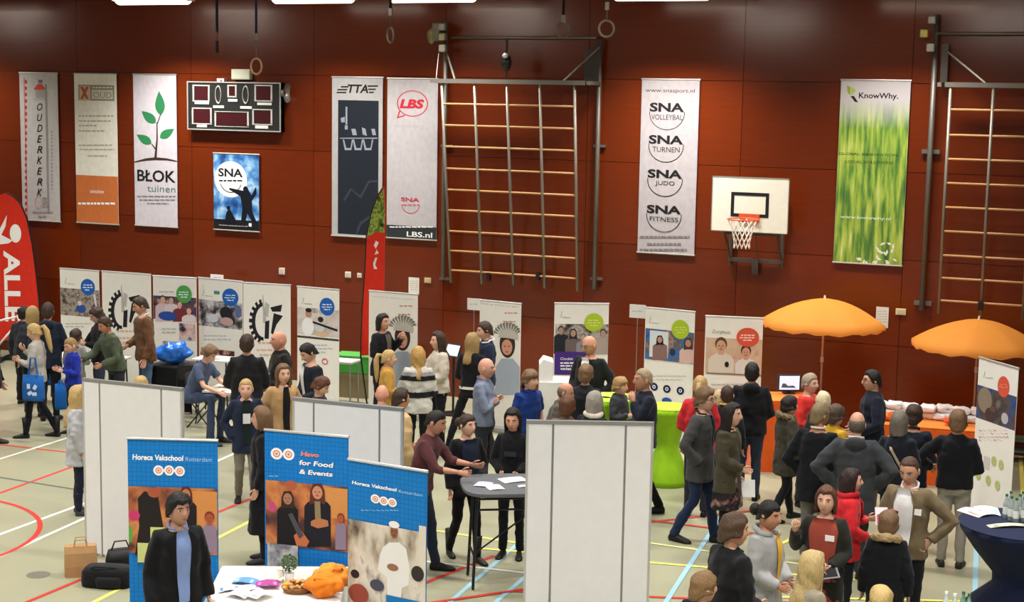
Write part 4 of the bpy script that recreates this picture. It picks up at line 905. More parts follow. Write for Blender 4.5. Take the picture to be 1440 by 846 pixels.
def sellipse(cx, cy, z, rx, ry, n=20, e=2.4):
    out = []
    for i in range(n):
        a = 2*math.pi*i/n; c, s_ = math.cos(a), math.sin(a)
        out.append(Vector((cx+rx*math.copysign(abs(c)**(2/e), c), cy+ry*math.copysign(abs(s_)**(2/e), s_), z)))
    return out

PEOPLE = []
def person(px, py, H, face, label, top='#222222', bottom='#20242c', hair='short', hc='#3a2a1e', sk='#c9957a', shoes='#1a1816', sex='m', style='sweater', hem=None,
           arms=('down', 'down'), lean=0.0, hyaw=0.0, hpitch=0.0, legs='stand', bulk=0.0, kid=0.0, vee=None, vw=.05, collar=None, skirt=None, extras=(), seatz=.46, fat=1.0, sleeve='long', wavy=0.0, boots=False, beltc=None):
    """(px,py): crown of the head in the photograph; face: 0 looks at the camera, 90 to picture right, 180 away, -90 to picture left"""
    s = H/1.75; hs = 1.10+kid*.38
    t_lean = R(lean); hip = Vector((0, 0, .93)); dz_sit = 0.0
    if legs == 'sit': dz_sit = seatz/s+.07-.93
    def up_(v):
        v = Vector(v); r = v-hip; k = smooth01((v.z-.86)/.12); a = t_lean*k
        return Vector((r.x, r.y*math.cos(a)-r.z*math.sin(a), r.z*math.cos(a)+r.y*math.sin(a)))+hip+Vector((0, 0, dz_sit))
    fem = sex == 'f'; shw = (.147 if fem else .166)*(1-.12*kid)*(1+(fat-1)*.4)
    # ---- joints
    hc_ = Vector((0, -.028, 1.75-.115*hs/s*s-.004)); hc_ = Vector((0, -.028, 1.75-.117*hs))
    neck0 = Vector((0, .012, 1.44)); Hc = up_(hc_); Nk = up_(neck0)
    headrot = Matrix.Rotation(R(hyaw), 4, 'Z') @ Matrix.Rotation(R(hpitch)+t_lean*.45, 4, 'X')
    if abs(lean) > 12: Hc += Vector((0, 0, .02))
    HM = Matrix.Translation(Hc) @ headrot @ Matrix.Scale(hs, 4)
    crown = HM @ Vector((0, .01, .12))
    J = {}
    for sd, pose in ((-1, arms[0]), (1, arms[1])):
        e, wv = ARMS[pose] if isinstance(pose, str) else pose
        S = up_((sd*shw, .005, 1.405)); al = .96 if fem else 1.0
        J[sd] = (S, S+Vector((sd*e[0], -e[1], e[2]))*al, S+Vector((sd*wv[0], -wv[1], wv[2]))*al)
    Lg = {}
    for sd in (-1, 1):
        hx = sd*.088
        if legs == 'stand': K, A = (sd*.095, -.012, .50), (sd*.098, .015, .09)
        elif legs == 'walk': K, A = (sd*.09, -.10 if sd > 0 else .03, .50), (sd*.09, -.16 if sd > 0 else .26, .09)
        elif legs == 'walk2': K, A = (sd*.09, -.10 if sd < 0 else .03, .50), (sd*.09, -.16 if sd < 0 else .26, .09)
        elif legs == 'wide': K, A = (sd*.16, -.01, .50), (sd*.22, .01, .09)
        elif legs == 'astride': K, A = (sd*.22, -.02, .52), (sd*.34, .01, .09)
        elif legs == 'contra': K, A = (sd*.09, -.02 if sd > 0 else -.10, .50), (sd*.10, .01 if sd > 0 else -.02, .09)
        elif legs == 'sit': K, A = (sd*.13, -.43, .93+dz_sit+.02), (sd*.12, -.40, .09)
        Lg[sd] = (Vector((hx, 0, .90+dz_sit)), Vector(K), Vector(A))
    # ---- root on the floor under the crown
    c2 = crown*s; P = F(px, py, c2.z)
    tc = Vector((CAM.x-P.x, CAM.y-P.y, 0)).normalized(); rr_ = Vector((-tc.y, tc.x, 0)); fa = R(face); dirv = tc*math.cos(fa)+rr_*math.sin(fa)
    rz = math.atan2(dirv.x, -dirv.y); off = Matrix.Rotation(rz, 3, 'Z') @ c2
    root = empty('person', (P.x-off.x, P.y-off.y, 0), rz, label=label, cat='person'); root.scale = (s, s, s)
    PEOPLE.append((root, label))
    skm = skin(sk)
    # ---- body: torso, limbs, neck as one surface
    b = MB()
    b.rings([[up_(p) for p in sellipse(0, 0, z, rx*.97, ry)] for z, rx, ry in ((.84, .12, .08), (.92, .15, .10), (1.06, .132, .092), (1.25, .150, .10), (1.37, shw*.86, .10), (1.43, shw*.7, .08), (1.475, .07, .068))])
    b.tube([up_((0, .012, 1.42)), up_((0, .010, 1.49)), HM @ Vector((0, .018, -.055))], [.062, .056, .052], 12)
    for sd in (-1, 1):
        S, E, Wr = J[sd]; b.tube([up_((sd*(shw-.05), .005, 1.40)), S, (S+E)/2, E, (E+Wr)/2, Wr], [.05, .05, .045, .040, .037, .026], 10)
        h_, k_, a_ = Lg[sd]; b.tube([h_, (h_+k_)/2, k_, (k_+a_)/2+Vector((0, .012, 0)), a_], [.082, .07, .052, .048, .036], 10)
    f = MB(); face_parts(f); f.v = [HM @ v for v in f.v]
    for sd in (-1, 1):
        S, E, Wr = J[sd]; dd = (Wr-E).normalized(); pose = arms[0 if sd < 0 else 1]
        if pose in ('pocket',): continue
        inw = Vector((-sd*.35, -.8, .45)) if pose in ('down',) else Vector((-sd*.5, -.3, .8))
        hand(f, Wr, dd, inw, .32 if pose in ('down', 'reach') else .55, 1.0-.1*kid-(.07 if fem else 0), sd)
    PEND.append(dict(root=root, mb=b, name='body', mats=[skm, ink('#ddd6cf'), ink('#231a15'), skin('#a8594e'), hairm(hc)], vox=.02, extra=f, seed=len(PEOPLE)))
    # ---- hair
    seed = len(PEOPLE)*1.7
    if hair != 'bald':
        hm = fringe_mb() if hair == 'fringe' else hair_mb(hair, seed, wavy)
        hm.v = [HM @ v for v in hm.v]; hm.build('hair', hairm(hc), root, True)
    # ---- trousers / skirt / legs
    g = .0
    if skirt:
        sc, zh, rx = skirt
        m = MB(); m.rings([[up_(p) for p in sellipse(0, 0, 1.02, .155, .115)], [up_(p) for p in sellipse(0, 0, .90, .18, .135)], sellipse(0, 0, zh+.1, rx*.95, rx*.8), sellipse(0, 0, zh, rx, rx*.85)])
        PEND.append(dict(root=root, mb=m, name='skirt', mats=[sc if not isinstance(sc, str) else cloth(sc)], vox=.016, fold=.012, seed=seed))
    if bottom:
        m = MB(); sl = .92 if fem else 1.0
        hipm = [(1.03, .150, .112), (.95, .168, .125), (.88, .172, .128), (.82, .150, .110)]
        m.rings([[p+Vector((0, 0, dz_sit)) if legs == 'sit' else up_(p) for p in sellipse(0, 0, z, rx*fat, ry*fat)] for z, rx, ry in reversed(hipm)])
        for sd in (-1, 1):
            h_, k_, a_ = Lg[sd]; lo = a_+Vector((0, 0, .0 if boots else -.02))
            m.tube([h_, (h_*.6+k_*.4), k_, (k_+lo)/2+Vector((0, .01, 0)), lo], [.092*sl*fat, .086*sl, .066*sl, .060*sl, .053*sl], 12)
        PEND.append(dict(root=root, mb=m, name='trousers', mats=[cloth(bottom) if isinstance(bottom, str) else bottom], vox=.016, fold=.009, seed=seed+3))
    # ---- shoes
    for sd in (-1, 1):
        a_ = Lg[sd][2]; m = MB(); shoe_mesh(m)
        if boots: m.tube([(0, .02, .06), (0, .02, .2), (0, .015, .34)], [.045, .05, .058], 10)
        mt = Matrix.Translation((a_.x, a_.y-.02, a_.z-.09)) @ Matrix.Rotation(R(-sd*-9), 4, 'Z') @ Matrix.Scale(.93 if fem else 1.03, 4)
        m.v = [mt @ v for v in m.v]; m.build('boot' if boots else 'shoe', mat(shoes, .5, 'leather', var=.05), root, True)
    # ---- upper garment
    th = {'sweater': .008, 'shirt': .004, 'jacket': .018, 'coat': .022, 'puffer': .034, 'tee': .004}[style]+bulk
    hz = hem if hem is not None else {'sweater': .86, 'shirt': .90, 'jacket': .80, 'coat': .52, 'puffer': .72, 'tee': .87}[style]
    wst = .146 if fem else .160
    prof = [(1.03, wst+.004, .112), (1.10, wst-.004 if fem else wst, .108), (1.22, .160 if fem else .172, .120), (1.33, shw*.96, .122), (1.40, shw*.93, .108), (1.445, shw*.70, .088), (1.475, .085, .074), (1.50, .066, .066)]
    low = []
    for z in (.95, .88, .80, .70, .60, .50, .42):
        if z > hz+.03: low.append((z, .172+.04*(.9-z)*(1 if z < .9 else 0), .126+.05*(.9-z)*(1 if z < .9 else 0)))
    low.append((hz, .174+.05*max(0, .9-hz), .128+.06*max(0, .9-hz)))
    rings = []
    for z, rx, ry in list(reversed(low))+prof:
        q = sellipse(0, 0, z, (rx*fat if z < 1.3 else rx)+th, (ry*fat if z < 1.3 else ry)+th)
        if z > 1.46: q = sellipse(0, .008, z, rx+th*.5, ry+th*.5)
        if (vee or (collar and style in ('jacket', 'coat'))) and z > 1.47: q = sellipse(0, .010, z-.022, rx+.012, ry+.012)
        if (vee or (collar and style in ('jacket', 'coat'))) and z > 1.49: continue
        rings.append([up_(p) if not (legs == 'sit' and p.z < .9) else p+Vector((0, 0, dz_sit)) for p in q])
    m = MB(); m.rings(rings); torso = BVHTree.FromPolygons([v.copy() for v in m.v], list(m.f))
    for sd in (-1, 1):
        S, E, Wr = J[sd]; endp = Wr if sleeve == 'long' else ((S+E)/2+(E-S)*.22 if sleeve == 'short' else E+(Wr-E)*.35)
        in_ = up_((sd*(shw-.07), .005, 1.385)); wf = 1.0
        if sleeve == 'short': m.tube([in_, S, (S+E)/2, endp], [.07+th*.5, .062+th*.6, .058+th, .056+th], 12)
        else: m.tube([in_, S, (S+E)/2, E, (E+endp)/2, endp], [.07+th*.5, .060+th*.6, .053+th, .048+th, .043+th, .036+th], 12)
    nm = {'sweater': 'sweater', 'shirt': 'shirt', 'jacket': 'jacket', 'coat': 'coat', 'puffer': 'puffer_jacket', 'tee': 't_shirt'}[style]
    PEND.append(dict(root=root, mb=m, name=nm, mats=[cloth(top) if isinstance(top, str) else top], vox=.016, fold=(.008 if vee else .013) if style in ('jacket', 'coat', 'puffer') else .011, seed=seed+5, torso=torso, vee=vee, vw=vw, up=up_, bands=[e for e in extras if e[0] in ('stripe', 'patch', 'band', 'strip')]))
    if beltc: MB().rings([[up_(p) for p in sellipse(0, 0, z, .178, .137)] for z in (.955, .995)], False).build('belt', cloth(beltc), root)
    if collar:
        cm = MB(); z0, r0 = (1.468, .082) if style in ('coat', 'puffer', 'sweater', 'tee') else (1.468, .061)
        for k in range(1):
            rr = []
            for i in range(21):
                a = R(-90+26)+R(308)*i/20; q = Vector((math.cos(a)*(r0+.012), math.sin(a)*(r0+.012)+.008, z0+.028*(1 if math.sin(a) > 0 else .25)+.012*math.sin(a)))
                rr.append(up_(q))
            cm.tube(rr, .026 if style in ('coat', 'puffer') else .012, 8)
        cm.build('collar', cloth(collar), root, True)
    for e in extras:
        if e[0] == 'hood':
            m = MB(); mt = Matrix.Translation(up_((0, .105, 1.44))) @ Matrix.Rotation(R(-25), 4, 'X')
            m.ell((0, 0, 0), .115, .06, .085, 16, 10, None); m.v = [mt @ v for v in m.v]; m.build('hood', cloth(e[1]), root, True)
        if e[0] == 'furhood':
            m = MB(); pts = []
            for i in range(25): a = 2*math.pi*i/24; pts.append(up_((math.cos(a)*.125, math.sin(a)*.10+.03, 1.475+.035*math.sin(a))))
            m.tube(pts, .042, 10); rng = random.Random(3)
            m.v = [v+Vector((rng.gauss(0, .006), rng.gauss(0, .006), rng.gauss(0, .006))) for v in m.v]; m.build('fur_collar', hairm(e[1]), root, False)
        if e[0] == 'scarf':
            m = MB(); pts = [up_((math.cos(2*math.pi*i/20)*.088, math.sin(2*math.pi*i/20)*.082+.0, 1.485+.012*math.sin(4*math.pi*i/20))) for i in range(21)]
            m.tube(pts, .038, 10); m.tube([up_((.03, -.09, 1.47)), up_((.05, -.15, 1.38)), up_((.05, -.16, 1.22))], [.03, .035, .03], 8, .5); m.build('scarf', cloth(e[1]), root, True)
        if e[0] == 'glasses':
            m = MB()
            for sd in (-1, 1): m.ring((sd*.032, -.094, .010), .021, .0024, 'Y', 16, 5); m.tube([(sd*.053, -.09, .014), (sd*.078, .0, .012)], .0024, 5)
            m.tube([(-.012, -.096, .012), (.012, -.096, .012)], .0024, 5); m.v = [HM @ v for v in m.v]; m.build('glasses', plas('#1a1716'), root)
        if e[0] == 'sunglasses':
            m = MB()
            for sd in (-1, 1): m.ell((sd*.03, -.06, .112), .026, .02, .014)
            m.v = [HM @ v for v in m.v]; m.build('sunglasses', plas('#131212', .2), root)
        if e[0] == 'strap':
            m = MB(); sd = e[2]; m.tube([up_((sd*.10, .0, 1.462)), up_((sd*.04, .155, 1.34)), up_((-sd*.08, .16, 1.15)), up_((-sd*.20, .06, .93))], .012+.004, 8, .5); m.build('bag_strap', cloth(e[1]), root)
        if e[0] == 'badge':
            q0 = up_((e[1], -.12, e[2])); h_ = torso.ray_cast(Vector((e[1], -2, q0.z)), Vector((0, 1, 0))); c = Vector((e[1], (h_[0].y if h_[0] else q0.y)-.022, q0.z)); MB().obox(c, .085, .006, .055).build('name_badge', ink('#ece9e6'), root)
        if e[0] == 'lapel':
            m = MB()
            for sd in (-1, 1):
                P_ = [(sd*.055, 1.475), (sd*.115, 1.40), (sd*.10, 1.36), (sd*.12, 1.345), (sd*(vw*.95+.012), 1.08), (sd*vw*.95, 1.08), (sd*vw*1.1, 1.33)]
                vs = []
                for (x, z) in P_:
                    q0 = up_((x, -.12, z)); h_ = torso.ray_cast(Vector((x, -2, q0.z)), Vector((0, 1, 0)))
                    vs.append(Vector((x, (h_[0].y if h_[0] else q0.y)-.020, q0.z)))
                m.add(vs, [(0, 1, 2, 6), (6, 2, 3), (6, 3, 4, 5)])
            m.build('lapel', cloth(e[1]), root)
    return root, J, HM, s
def wpt(pr, v):
    """a point in a person's own frame, in the world"""
    root = pr[0]; return root.location + Matrix.Rotation(root.rotation_euler.z, 3, 'Z') @ (Vector(v)*pr[3])
def handpt(pr, sd, extra=.08):
    S, E, Wr = pr[1][sd]; return wpt(pr, Wr+(Wr-E).normalized()*extra)

def finish_people():
    tmp = []
    for d in PEND:
        o = d['mb'].build('tmp', d['mats'][0], None, True); d['o'] = o
        r = o.modifiers.new('r', 'REMESH'); r.mode = 'VOXEL'; r.voxel_size = d['vox']; r.use_smooth_shade = True
        m = o.modifiers.new('s', 'SMOOTH'); m.factor = .5; m.iterations = 4
    dg = bpy.context.evaluated_depsgraph_get(); dg.update()
    for d in PEND:
        ev = d['o'].evaluated_get(dg); me = bpy.data.meshes.new_from_object(ev)
        vs = [v.co.copy() for v in me.vertices]; ns = [v.normal.copy() for v in me.vertices]; fs = [tuple(p.vertices) for p in me.polygons]
        bpy.data.meshes.remove(me)
        sd = d['seed']; fo = d.get('fold', 0)
        if fo:
            vs2 = []
            for v, n in zip(vs, ns):
                k = noise.noise((v.x*13+sd, v.y*13, v.z*4.5))+.6*noise.noise((v.x*9, v.y*9+sd, v.z*15))+1.3*(.22-abs(noise.noise((v.x*7+v.z*5, v.y*7+sd, v.z*8-v.x*4))))
                vs2.append(v+n*fo*k)
            vs = vs2
        out = MB(); out.add(vs, fs)
        if 'extra' in d:
            k = len(out.v); e = d['extra']; out.v += e.v; out.f += [tuple(i+k for i in f) for f in e.f]; out.mi += e.mi
        out.build(d['name'], d['mats'], d['root'], True, fix=False)
        up_ = d.get('up')
        def patch(test, name, m, lift=.005):
            keep = []
            for f in fs:
                c = sum((vs[i] for i in f), Vector())/len(f); n = sum((ns[i] for i in f), Vector())
                if test(c, n): keep.append(f)
            if not keep: return
            idx = {}; pv = []; pf = []
            for f in keep:
                q = []
                for i in f:
                    if i not in idx: idx[i] = len(pv); pv.append(vs[i]+ns[i]*lift)
                    q.append(idx[i])
                pf.append(tuple(q))
            MB().add(pv, pf).build(name, m, d['root'], True, fix=False)
        def sheet(rows, name, m, lift=.015):
            # a strip of cloth lying on the chest: rows of (height, half width)
            pv = []; K = 9
            for z, wd in rows:
                a, b = (-wd, wd) if not isinstance(wd, tuple) else wd
                for i in range(K):
                    x = a+(b-a)*i/(K-1); q0 = up_((x, -.12, z)); h_ = d['torso'].ray_cast(Vector((x, -2, q0.z)), Vector((0, 1, 0)))
                    pv.append(Vector((x, (h_[0].y if h_[0] else q0.y)-lift, q0.z)))
            MB().add(pv, [(r*K+i, r*K+K+i, r*K+K+i+1, r*K+i+1) for r in range(len(rows)-1) for i in range(K-1)]).build(name, m, d['root'], True, fix=False)
        if up_:
            A0 = up_((0, -.1, 1.50)); B0 = up_((0, -.14, .95)); ax = (A0-B0); LL = ax.length; ax.normalize()
            if d.get('vee'):
                vm = d['vee']; kind = 'shirt'; deep = 1.0; open_ = False
                if isinstance(vm, tuple): vm, deep, open_ = (vm+(1.0, False))[:3]
                vw = d['vw']
                def lim_(k):
                    if open_: return vw*(.75+.5*k)*(1 if k < .8 else 1-(k-.8)/.2*.40)
                    return vw*max(0, (k-(1-deep))/max(.01, deep))*(1 if k < .85 else 1-(k-.85)/.15*.35)
                z_hi = 1.478; z_lo = z_hi-.60*deep if d['name'] != 'coat' else z_hi-.85*deep
                sheet([(z_hi+(z_lo-z_hi)*i/18, lim_(1-deep*i/18)) for i in range(19)], 'shirt_front', cloth(vm))
            for e in d.get('bands', ()):
                if e[0] == 'stripe':      # rings round torso and sleeves, by height
                    _, m, z0, z1 = e; patch(lambda c, n: z0 < c.z < z1, 'stripe', cloth(m))
                if e[0] == 'patch':       # front rectangle
                    _, m, x0, x1, z0, z1 = e; sheet([(z1+(z0-z1)*i/8, (x0, x1)) for i in range(9)], 'chest_print', cloth(m), .022)
                if e[0] == 'strip':       # both sides of an open front
                    _, m, x0, x1 = e; patch(lambda c, n: n.y < -.1*n.length and x0 < abs(c.x) < x1 and c.z > .5, 'front_edge', cloth(m), .008)
    for d in PEND:
        o = d['o']; me = o.data; bpy.data.objects.remove(o); bpy.data.meshes.remove(me)
# ---------------------------------------------------------------- the crowd: crown pixel, height, facing
Pp = {}
BLD, DBL, LBR, DBR, BLK, GRY, RBR = '#b99a63', '#94784c', '#6e5238', '#38281d', '#17120f', '#8d857a', '#5a3724'
FAIR, LIGHT, TAN, OLIVE = '#d2a389', '#c9957a', '#b98466', '#a9795a'
# left edge group
Pp['edge'] = person(-16, 452, 1.80, 60, 'person in black clothes cut off by the left picture edge', '#15161a', '#14161c', 'short', DBR, style='jacket')
Pp['blonde_tote'] = person(46, 455, 1.70, -110, 'woman with blonde ponytail and grey sweater carrying a blue tote bag', '#a9a49b', '#15151a', 'pony', BLD, FAIR, sex='f', arms=('phone', 'front'), boots=True, legs='walk', hpitch=14, shoes='#141214')
Pp['navy_hood'] = person(67, 426, 1.84, 170, 'tall man in a dark navy hooded jacket seen from behind at the left', '#1b2230', '#15171d', 'short', DBR, style='jacket', extras=(('hood', '#1b2230'),), arms=('low', 'down'))
Pp['blond_far'] = person(45, 431, 1.74, 170, 'blond person mostly hidden behind the navy hooded man', '#2a2d34', '#1a1a20', 'bob', '#a58a58', sex='f', style='jacket')
Pp['dark_far'] = person(33, 431, 1.60, 150, 'dark-haired person standing by the bicycle at the left', '#23252b', '#1a1a20', 'short', BLK, style='jacket')
Pp['blue_boy'] = person(97, 475, 1.46, -65, 'boy in a bright cobalt blue sweater looking at his hands', '#1f2f94', '#1a1b24', 'crew', DBL, FAIR, arms=('front', 'front'), hpitch=18, kid=.35)
Pp['grey_hood'] = person(106, 463, 1.45, 150, 'boy in a light grey hoodie seen from behind at the left stand', '#8f8e8c', '#22242c', 'boy', DBR, FAIR, arms=('front', 'low'), extras=(('hood', '#8f8e8c'),), kid=.3)
Pp['black_boy'] = person(133, 433, 1.70, -80, 'dark-haired young man in black reaching towards the leftmost roll-up', '#1b1a1d', '#3c4252', 'full', DBR, FAIR, arms=('reach', 'front'), hpitch=20)
Pp['green_jacket'] = person(144, 446, 1.70, -60, 'man in an olive green bomber jacket bending over the stand', '#4a5240', '#24262c', 'short', DBR, TAN, style='jacket', arms=('reach', 'low'), lean=14, hpitch=16, hem=.88)
Pp['blazer'] = person(194, 418, 1.88, -75, 'tall man in a brown blazer and blue jeans at the left stand', '#63432c', '#4c617f', 'short', DBR, LIGHT, style='jacket', arms=('low', 'down'), collar='#d9d4cc', hpitch=16, lean=4)
Pp['behind_panel'] = person(198, 530, 1.50, 180, 'blond person showing only a crown above the left partition', '#3a3a40', '#222228', 'full', BLD, FAIR, kid=.3)
Pp['silver_girl'] = person(110, 543, 1.58, 95, 'girl with long blonde hair in a light grey puffer jacket beside the left partition', '#a9a9ab', '#1b2132', 'verylong', BLD, FAIR, sex='f', style='puffer', hem=.70, kid=.15, shoes='#3a3a40', wavy=.004)
# around the tables in the back left
Pp['seated_boy'] = person(300, 487, 1.74, 55, 'boy in a slate blue T-shirt sitting and drawing at the small table', '#47526a', '#3a4560', 'full', LBR, FAIR, style='tee', sleeve='short', arms=('reach', 'reach'), legs='sit', lean=24, hpitch=24, seatz=.62, shoes='#2a2a2e')
Pp['black_suit'] = person(347, 470, 1.86, 175, 'broad man in a black suit jacket seen from behind, left of the bald man', '#1c1c1e', '#1b1b1f', 'short', DBR, LIGHT, style='jacket', arms=('low', 'low'), fat=1.12)
Pp['bald_dark'] = person(393, 465, 1.84, -75, 'bald man in a dark leather jacket facing the gear roll-up', '#221f1c', '#1c1c20', 'bald', DBR, '#c98f76', style='jacket', arms=('low', 'low'), fat=1.1)
Pp['young_dark'] = person(428, 484, 1.80, -65, 'young man in a navy jacket over a white shirt looking down', '#1c2129', '#22252c', 'short', BLK, FAIR, style='jacket', vee=('#d9d6d2', .95, True), vw=.045, arms=('low', 'low'), hpitch=28, lean=5)
Pp['camel'] = person(398, 512, 1.72, 20, 'woman with long hair in an open camel coat over a black top', '#b08d62', '#1a1a1e', 'long', LBR, FAIR, sex='f', style='coat', vee=('#191819', 1.0, True), vw=.045, arms=('pocket', 'pocket'), wavy=.004)
Pp['navy_boy'] = person(346, 532, 1.61, 5, 'blond boy in a navy jacket and khaki trousers with a white chest print', '#1c2336', '#7a7568', 'crew', BLD, FAIR, style='jacket', vee=('#14201f', 1.0, True), vw=.065, arms=('pocket', 'pocket'), extras=(('patch', '#d4d6d8', -.055, .045, 1.16, 1.30), ('hood', '#24345c')), legs='walk', kid=.25, hem=.74, hyaw=-8)
Pp['long_black'] = person(369, 572, 1.74, -100, 'brown-haired person in long black clothes beside the young cooks banner', '#141316', '#121216', 'bob', LBR, LIGHT, sex='f', style='coat', hem=.35, arms=('down', 'down'))
Pp['hidden_girl'] = person(456, 531, 1.62, 70, 'brown-haired girl peeking over the partition, looking down', '#3a3238', '#22222a', 'full', RBR, FAIR, sex='f', hpitch=25)
# centre back
Pp['black_blazer'] = person(538, 441, 1.74, 50, 'woman with dark bob in a black blazer before the spiky-hat roll-up', '#17171b', '#191920', 'bob', BLK, LIGHT, sex='f', style='jacket', vee=('#5c544e', .9, False), vw=.07, arms=('low', 'wave'), hem=.78)
Pp['yellow_girl'] = person(546, 492, 1.56, 95, 'blonde girl in a mustard yellow sweater facing right', '#b78b3e', '#23232a', 'pony', BLD, FAIR, sex='f', arms=('low', 'low'), kid=.15)
Pp['striped'] = person(588, 488, 1.72, 185, 'curly blonde woman in a chunky grey, black and white striped sweater seen from behind', '#b9b6ac', '#17171c', 'long', '#b08a4e', FAIR, sex='f', style='puffer', hem=.84, arms=('low', 'front'), wavy=.008, extras=(('stripe', '#17171a', 1.30, 1.37), ('stripe', '#1b1b1e', 1.06, 1.15), ('stripe', '#8d8c8a', 1.37, 1.42)))
Pp['white_sweater'] = person(617, 467, 1.72, -70, 'woman with long brown hair in a cream sweater and black trousers facing left', '#bdb4a4', '#17171c', 'long', DBR, FAIR, sex='f', arms=('reach', 'low'), bulk=.012)
Pp['astride'] = person(664, 469, 1.74, 165, 'woman with long fair hair in black, standing with legs apart', '#131317', '#15151a', 'long', DBL, FAIR, sex='f', arms=('low', 'low'), legs='astride', beltc='#cfcac2', hyaw=-20, hem=.97)
Pp['tall_navy'] = person(681, 452, 1.84, -75, 'tall boy in a navy jumper with a white shirt collar', '#1b2236', '#22242c', 'short', DBR, FAIR, collar='#dcd8d6', arms=('low', 'low'), hpitch=8)
Pp['bald_shirt'] = person(683, 503, 1.80, 75, 'bald man in a light blue shirt with folded arms', '#6a7284', '#23252c', 'bald', GRY, '#c4917a', style='shirt', arms=('cross', 'cross'), collar='#6a7284', fat=1.08)
Pp['polo'] = person(745, 520, 1.68, 35, 'boy in a royal blue polo shirt behind the middle partition', '#16306e', '#22242c', 'boy', LBR, FAIR, style='tee', sleeve='short', arms=('down', 'down'), collar='#142a60', hyaw=20, kid=.15)
Pp['bald_low'] = person(537, 541, 1.62, 165, 'bald man whose head rises over the partition left of the beige coat', '#77706a', '#2a2a30', 'bald', GRY, '#cc8f78', fat=1.05)
Pp['beige_man'] = person(563, 546, 1.74, 120, 'dark-haired man in a beige coat at the right end of the low-showing partition', '#b59a6e', '#2a2a30', 'short', DBR, LIGHT, style='coat', arms=('down', 'low'))
# grey high table
Pp['maroon'] = person(617, 577, 1.80, 70, 'man in a maroon sweater leaning on the grey high table', '#4f2a2c', '#242c3c', 'crew', BLK, '#b27f66', sleeve='mid', arms=(((.05, .17, -.22), (.02, .42, -.24)), ((.05, .17, -.22), (.02, .42, -.24))), lean=13, hpitch=12, legs='walk')
Pp['navy_woman'] = person(657, 582, 1.66, 25, 'dark-haired woman in a navy top and black cardigan behind the high table', '#151518', '#131318', 'bun', DBR, FAIR, sex='f', style='jacket', vee=('#1d2436', 1.0, True), vw=.10, arms=('down', 'low'), hyaw=18, legs='walk', boots=True)
Pp['black_woman'] = person(721, 575, 1.70, -10, 'woman with long dark hair in a black printed top next to the middle partition', '#131316', '#121217', 'long', BLK, LIGHT, sex='f', arms=('low', 'low'), extras=(('patch', '#2c2e33', -.07, .07, 1.22, 1.28),), hpitch=10)
# behind the middle partition
Pp['glasses_suit'] = person(828, 472, 1.86, -30, 'bald man with glasses in a black suit and white shirt before the purple roll-up', '#16171b', '#16171b', 'bald', GRY, '#c08a70', style='jacket', vee=('#dcd9d6', .6, False), vw=.075, arms=('low', 'pocket'), extras=(('glasses',), ('lapel', '#131418')), hpitch=12, fat=1.08, hyaw=-20)
Pp['backhead'] = person(824, 513, 1.72, 165, 'brown-haired person in dark clothes with back turned to us before the suited man with glasses', '#1a1c22', '#1a1a20', 'full', LBR, LIGHT)
Pp['grey_elder'] = person(798, 538, 1.65, 80, 'balding man in a grey-brown jacket behind the middle partition', '#4f4a42', '#2a2a30', 'fringe', '#6b5c4c', '#b8836a', style='jacket', lean=10, hpitch=10, fat=1.1)
Pp['kid_brown'] = person(798, 557, 1.62, 170, 'brown-haired person just in front of the balding man', '#6b5542', '#2a2a30', 'boy', RBR, LIGHT, kid=.25)
Pp['grey_bob'] = person(836, 551, 1.72, 150, 'grey-haired woman with a cream scarf behind the middle partition', '#1c1c20', '#22222a', 'bob', '#8f887e', LIGHT, sex='f', style='jacket', extras=(('scarf', '#cfc4b2'),))
Pp['blond_kid'] = person(872, 530, 1.48, 60, 'blond boy at the lime green table', '#34363a', '#2a2a30', 'boy', '#a08050', FAIR, kid=.3, arms=('front', 'front'))
Pp['navy_sweater'] = person(906, 518, 1.86, -70, 'close-cropped man in a navy sweater with a hand at his mouth', '#191d2a', '#16171c', 'crew', '#9a8668', '#b9866c', arms=('low', 'chin'), legs='walk', fat=1.06, hem=.84)
# right middle
Pp['red_back'] = person(985, 529, 1.76, 175, 'blonde woman in a red jacket seen from behind', '#c22a30', '#2c2c34', 'pony', '#a98a58', FAIR, sex='f', style='jacket', arms=('front', 'low'), fat=1.08)
Pp['small_blond'] = person(1012, 549, 1.36, 175, 'small fair-haired child between the red jacket and the yellow-collared boy', '#b9aea0', '#2a2a30', 'full', '#b39a70', FAIR, kid=.3)
Pp['yellow_collar'] = person(1023, 542, 1.58, 178, 'dark-haired boy with a yellow collar seen from behind', '#1f1f24', '#22222a', 'crew', DBR, LIGHT, collar='#c9b45a', kid=.2)
Pp['grey_coat'] = person(991, 545, 1.84, 70, 'young man with glasses in a charcoal wool jacket and jeans', '#3e3d3c', '#1c2a46', 'full', LBR, FAIR, style='jacket', hem=.72, collar='#33312f', arms=('pocket', 'pocket'), extras=(('glasses',),), legs='walk', vee=('#17171a', .8, False), vw=.04, shoes='#15130f')
Pp['olive_woman'] = person(1029, 567, 1.75, 72, 'dark-haired woman in an olive jacket and dark floral skirt holding white papers', '#3f3a2a', '#15151a', 'long', '#1e1613', FAIR, sex='f', style='jacket', hem=.74, arms=('low', 'down'), skirt=(photo_mat(['#151318', '#1c1a1e', '#221c20', '#6b4a44', '#8f7a70'], 14), .55, .21), collar='#3f3a2a')
Pp['black_hoodie'] = person(1058, 510, 1.80, 180, 'man in a black hoodie and jeans seen from behind before the coral roll-up', '#141417', '#333b4c', 'short', BLK, LIGHT, arms=('low', 'low'), extras=(('hood', '#141417'),), fat=1.1, bulk=.014)
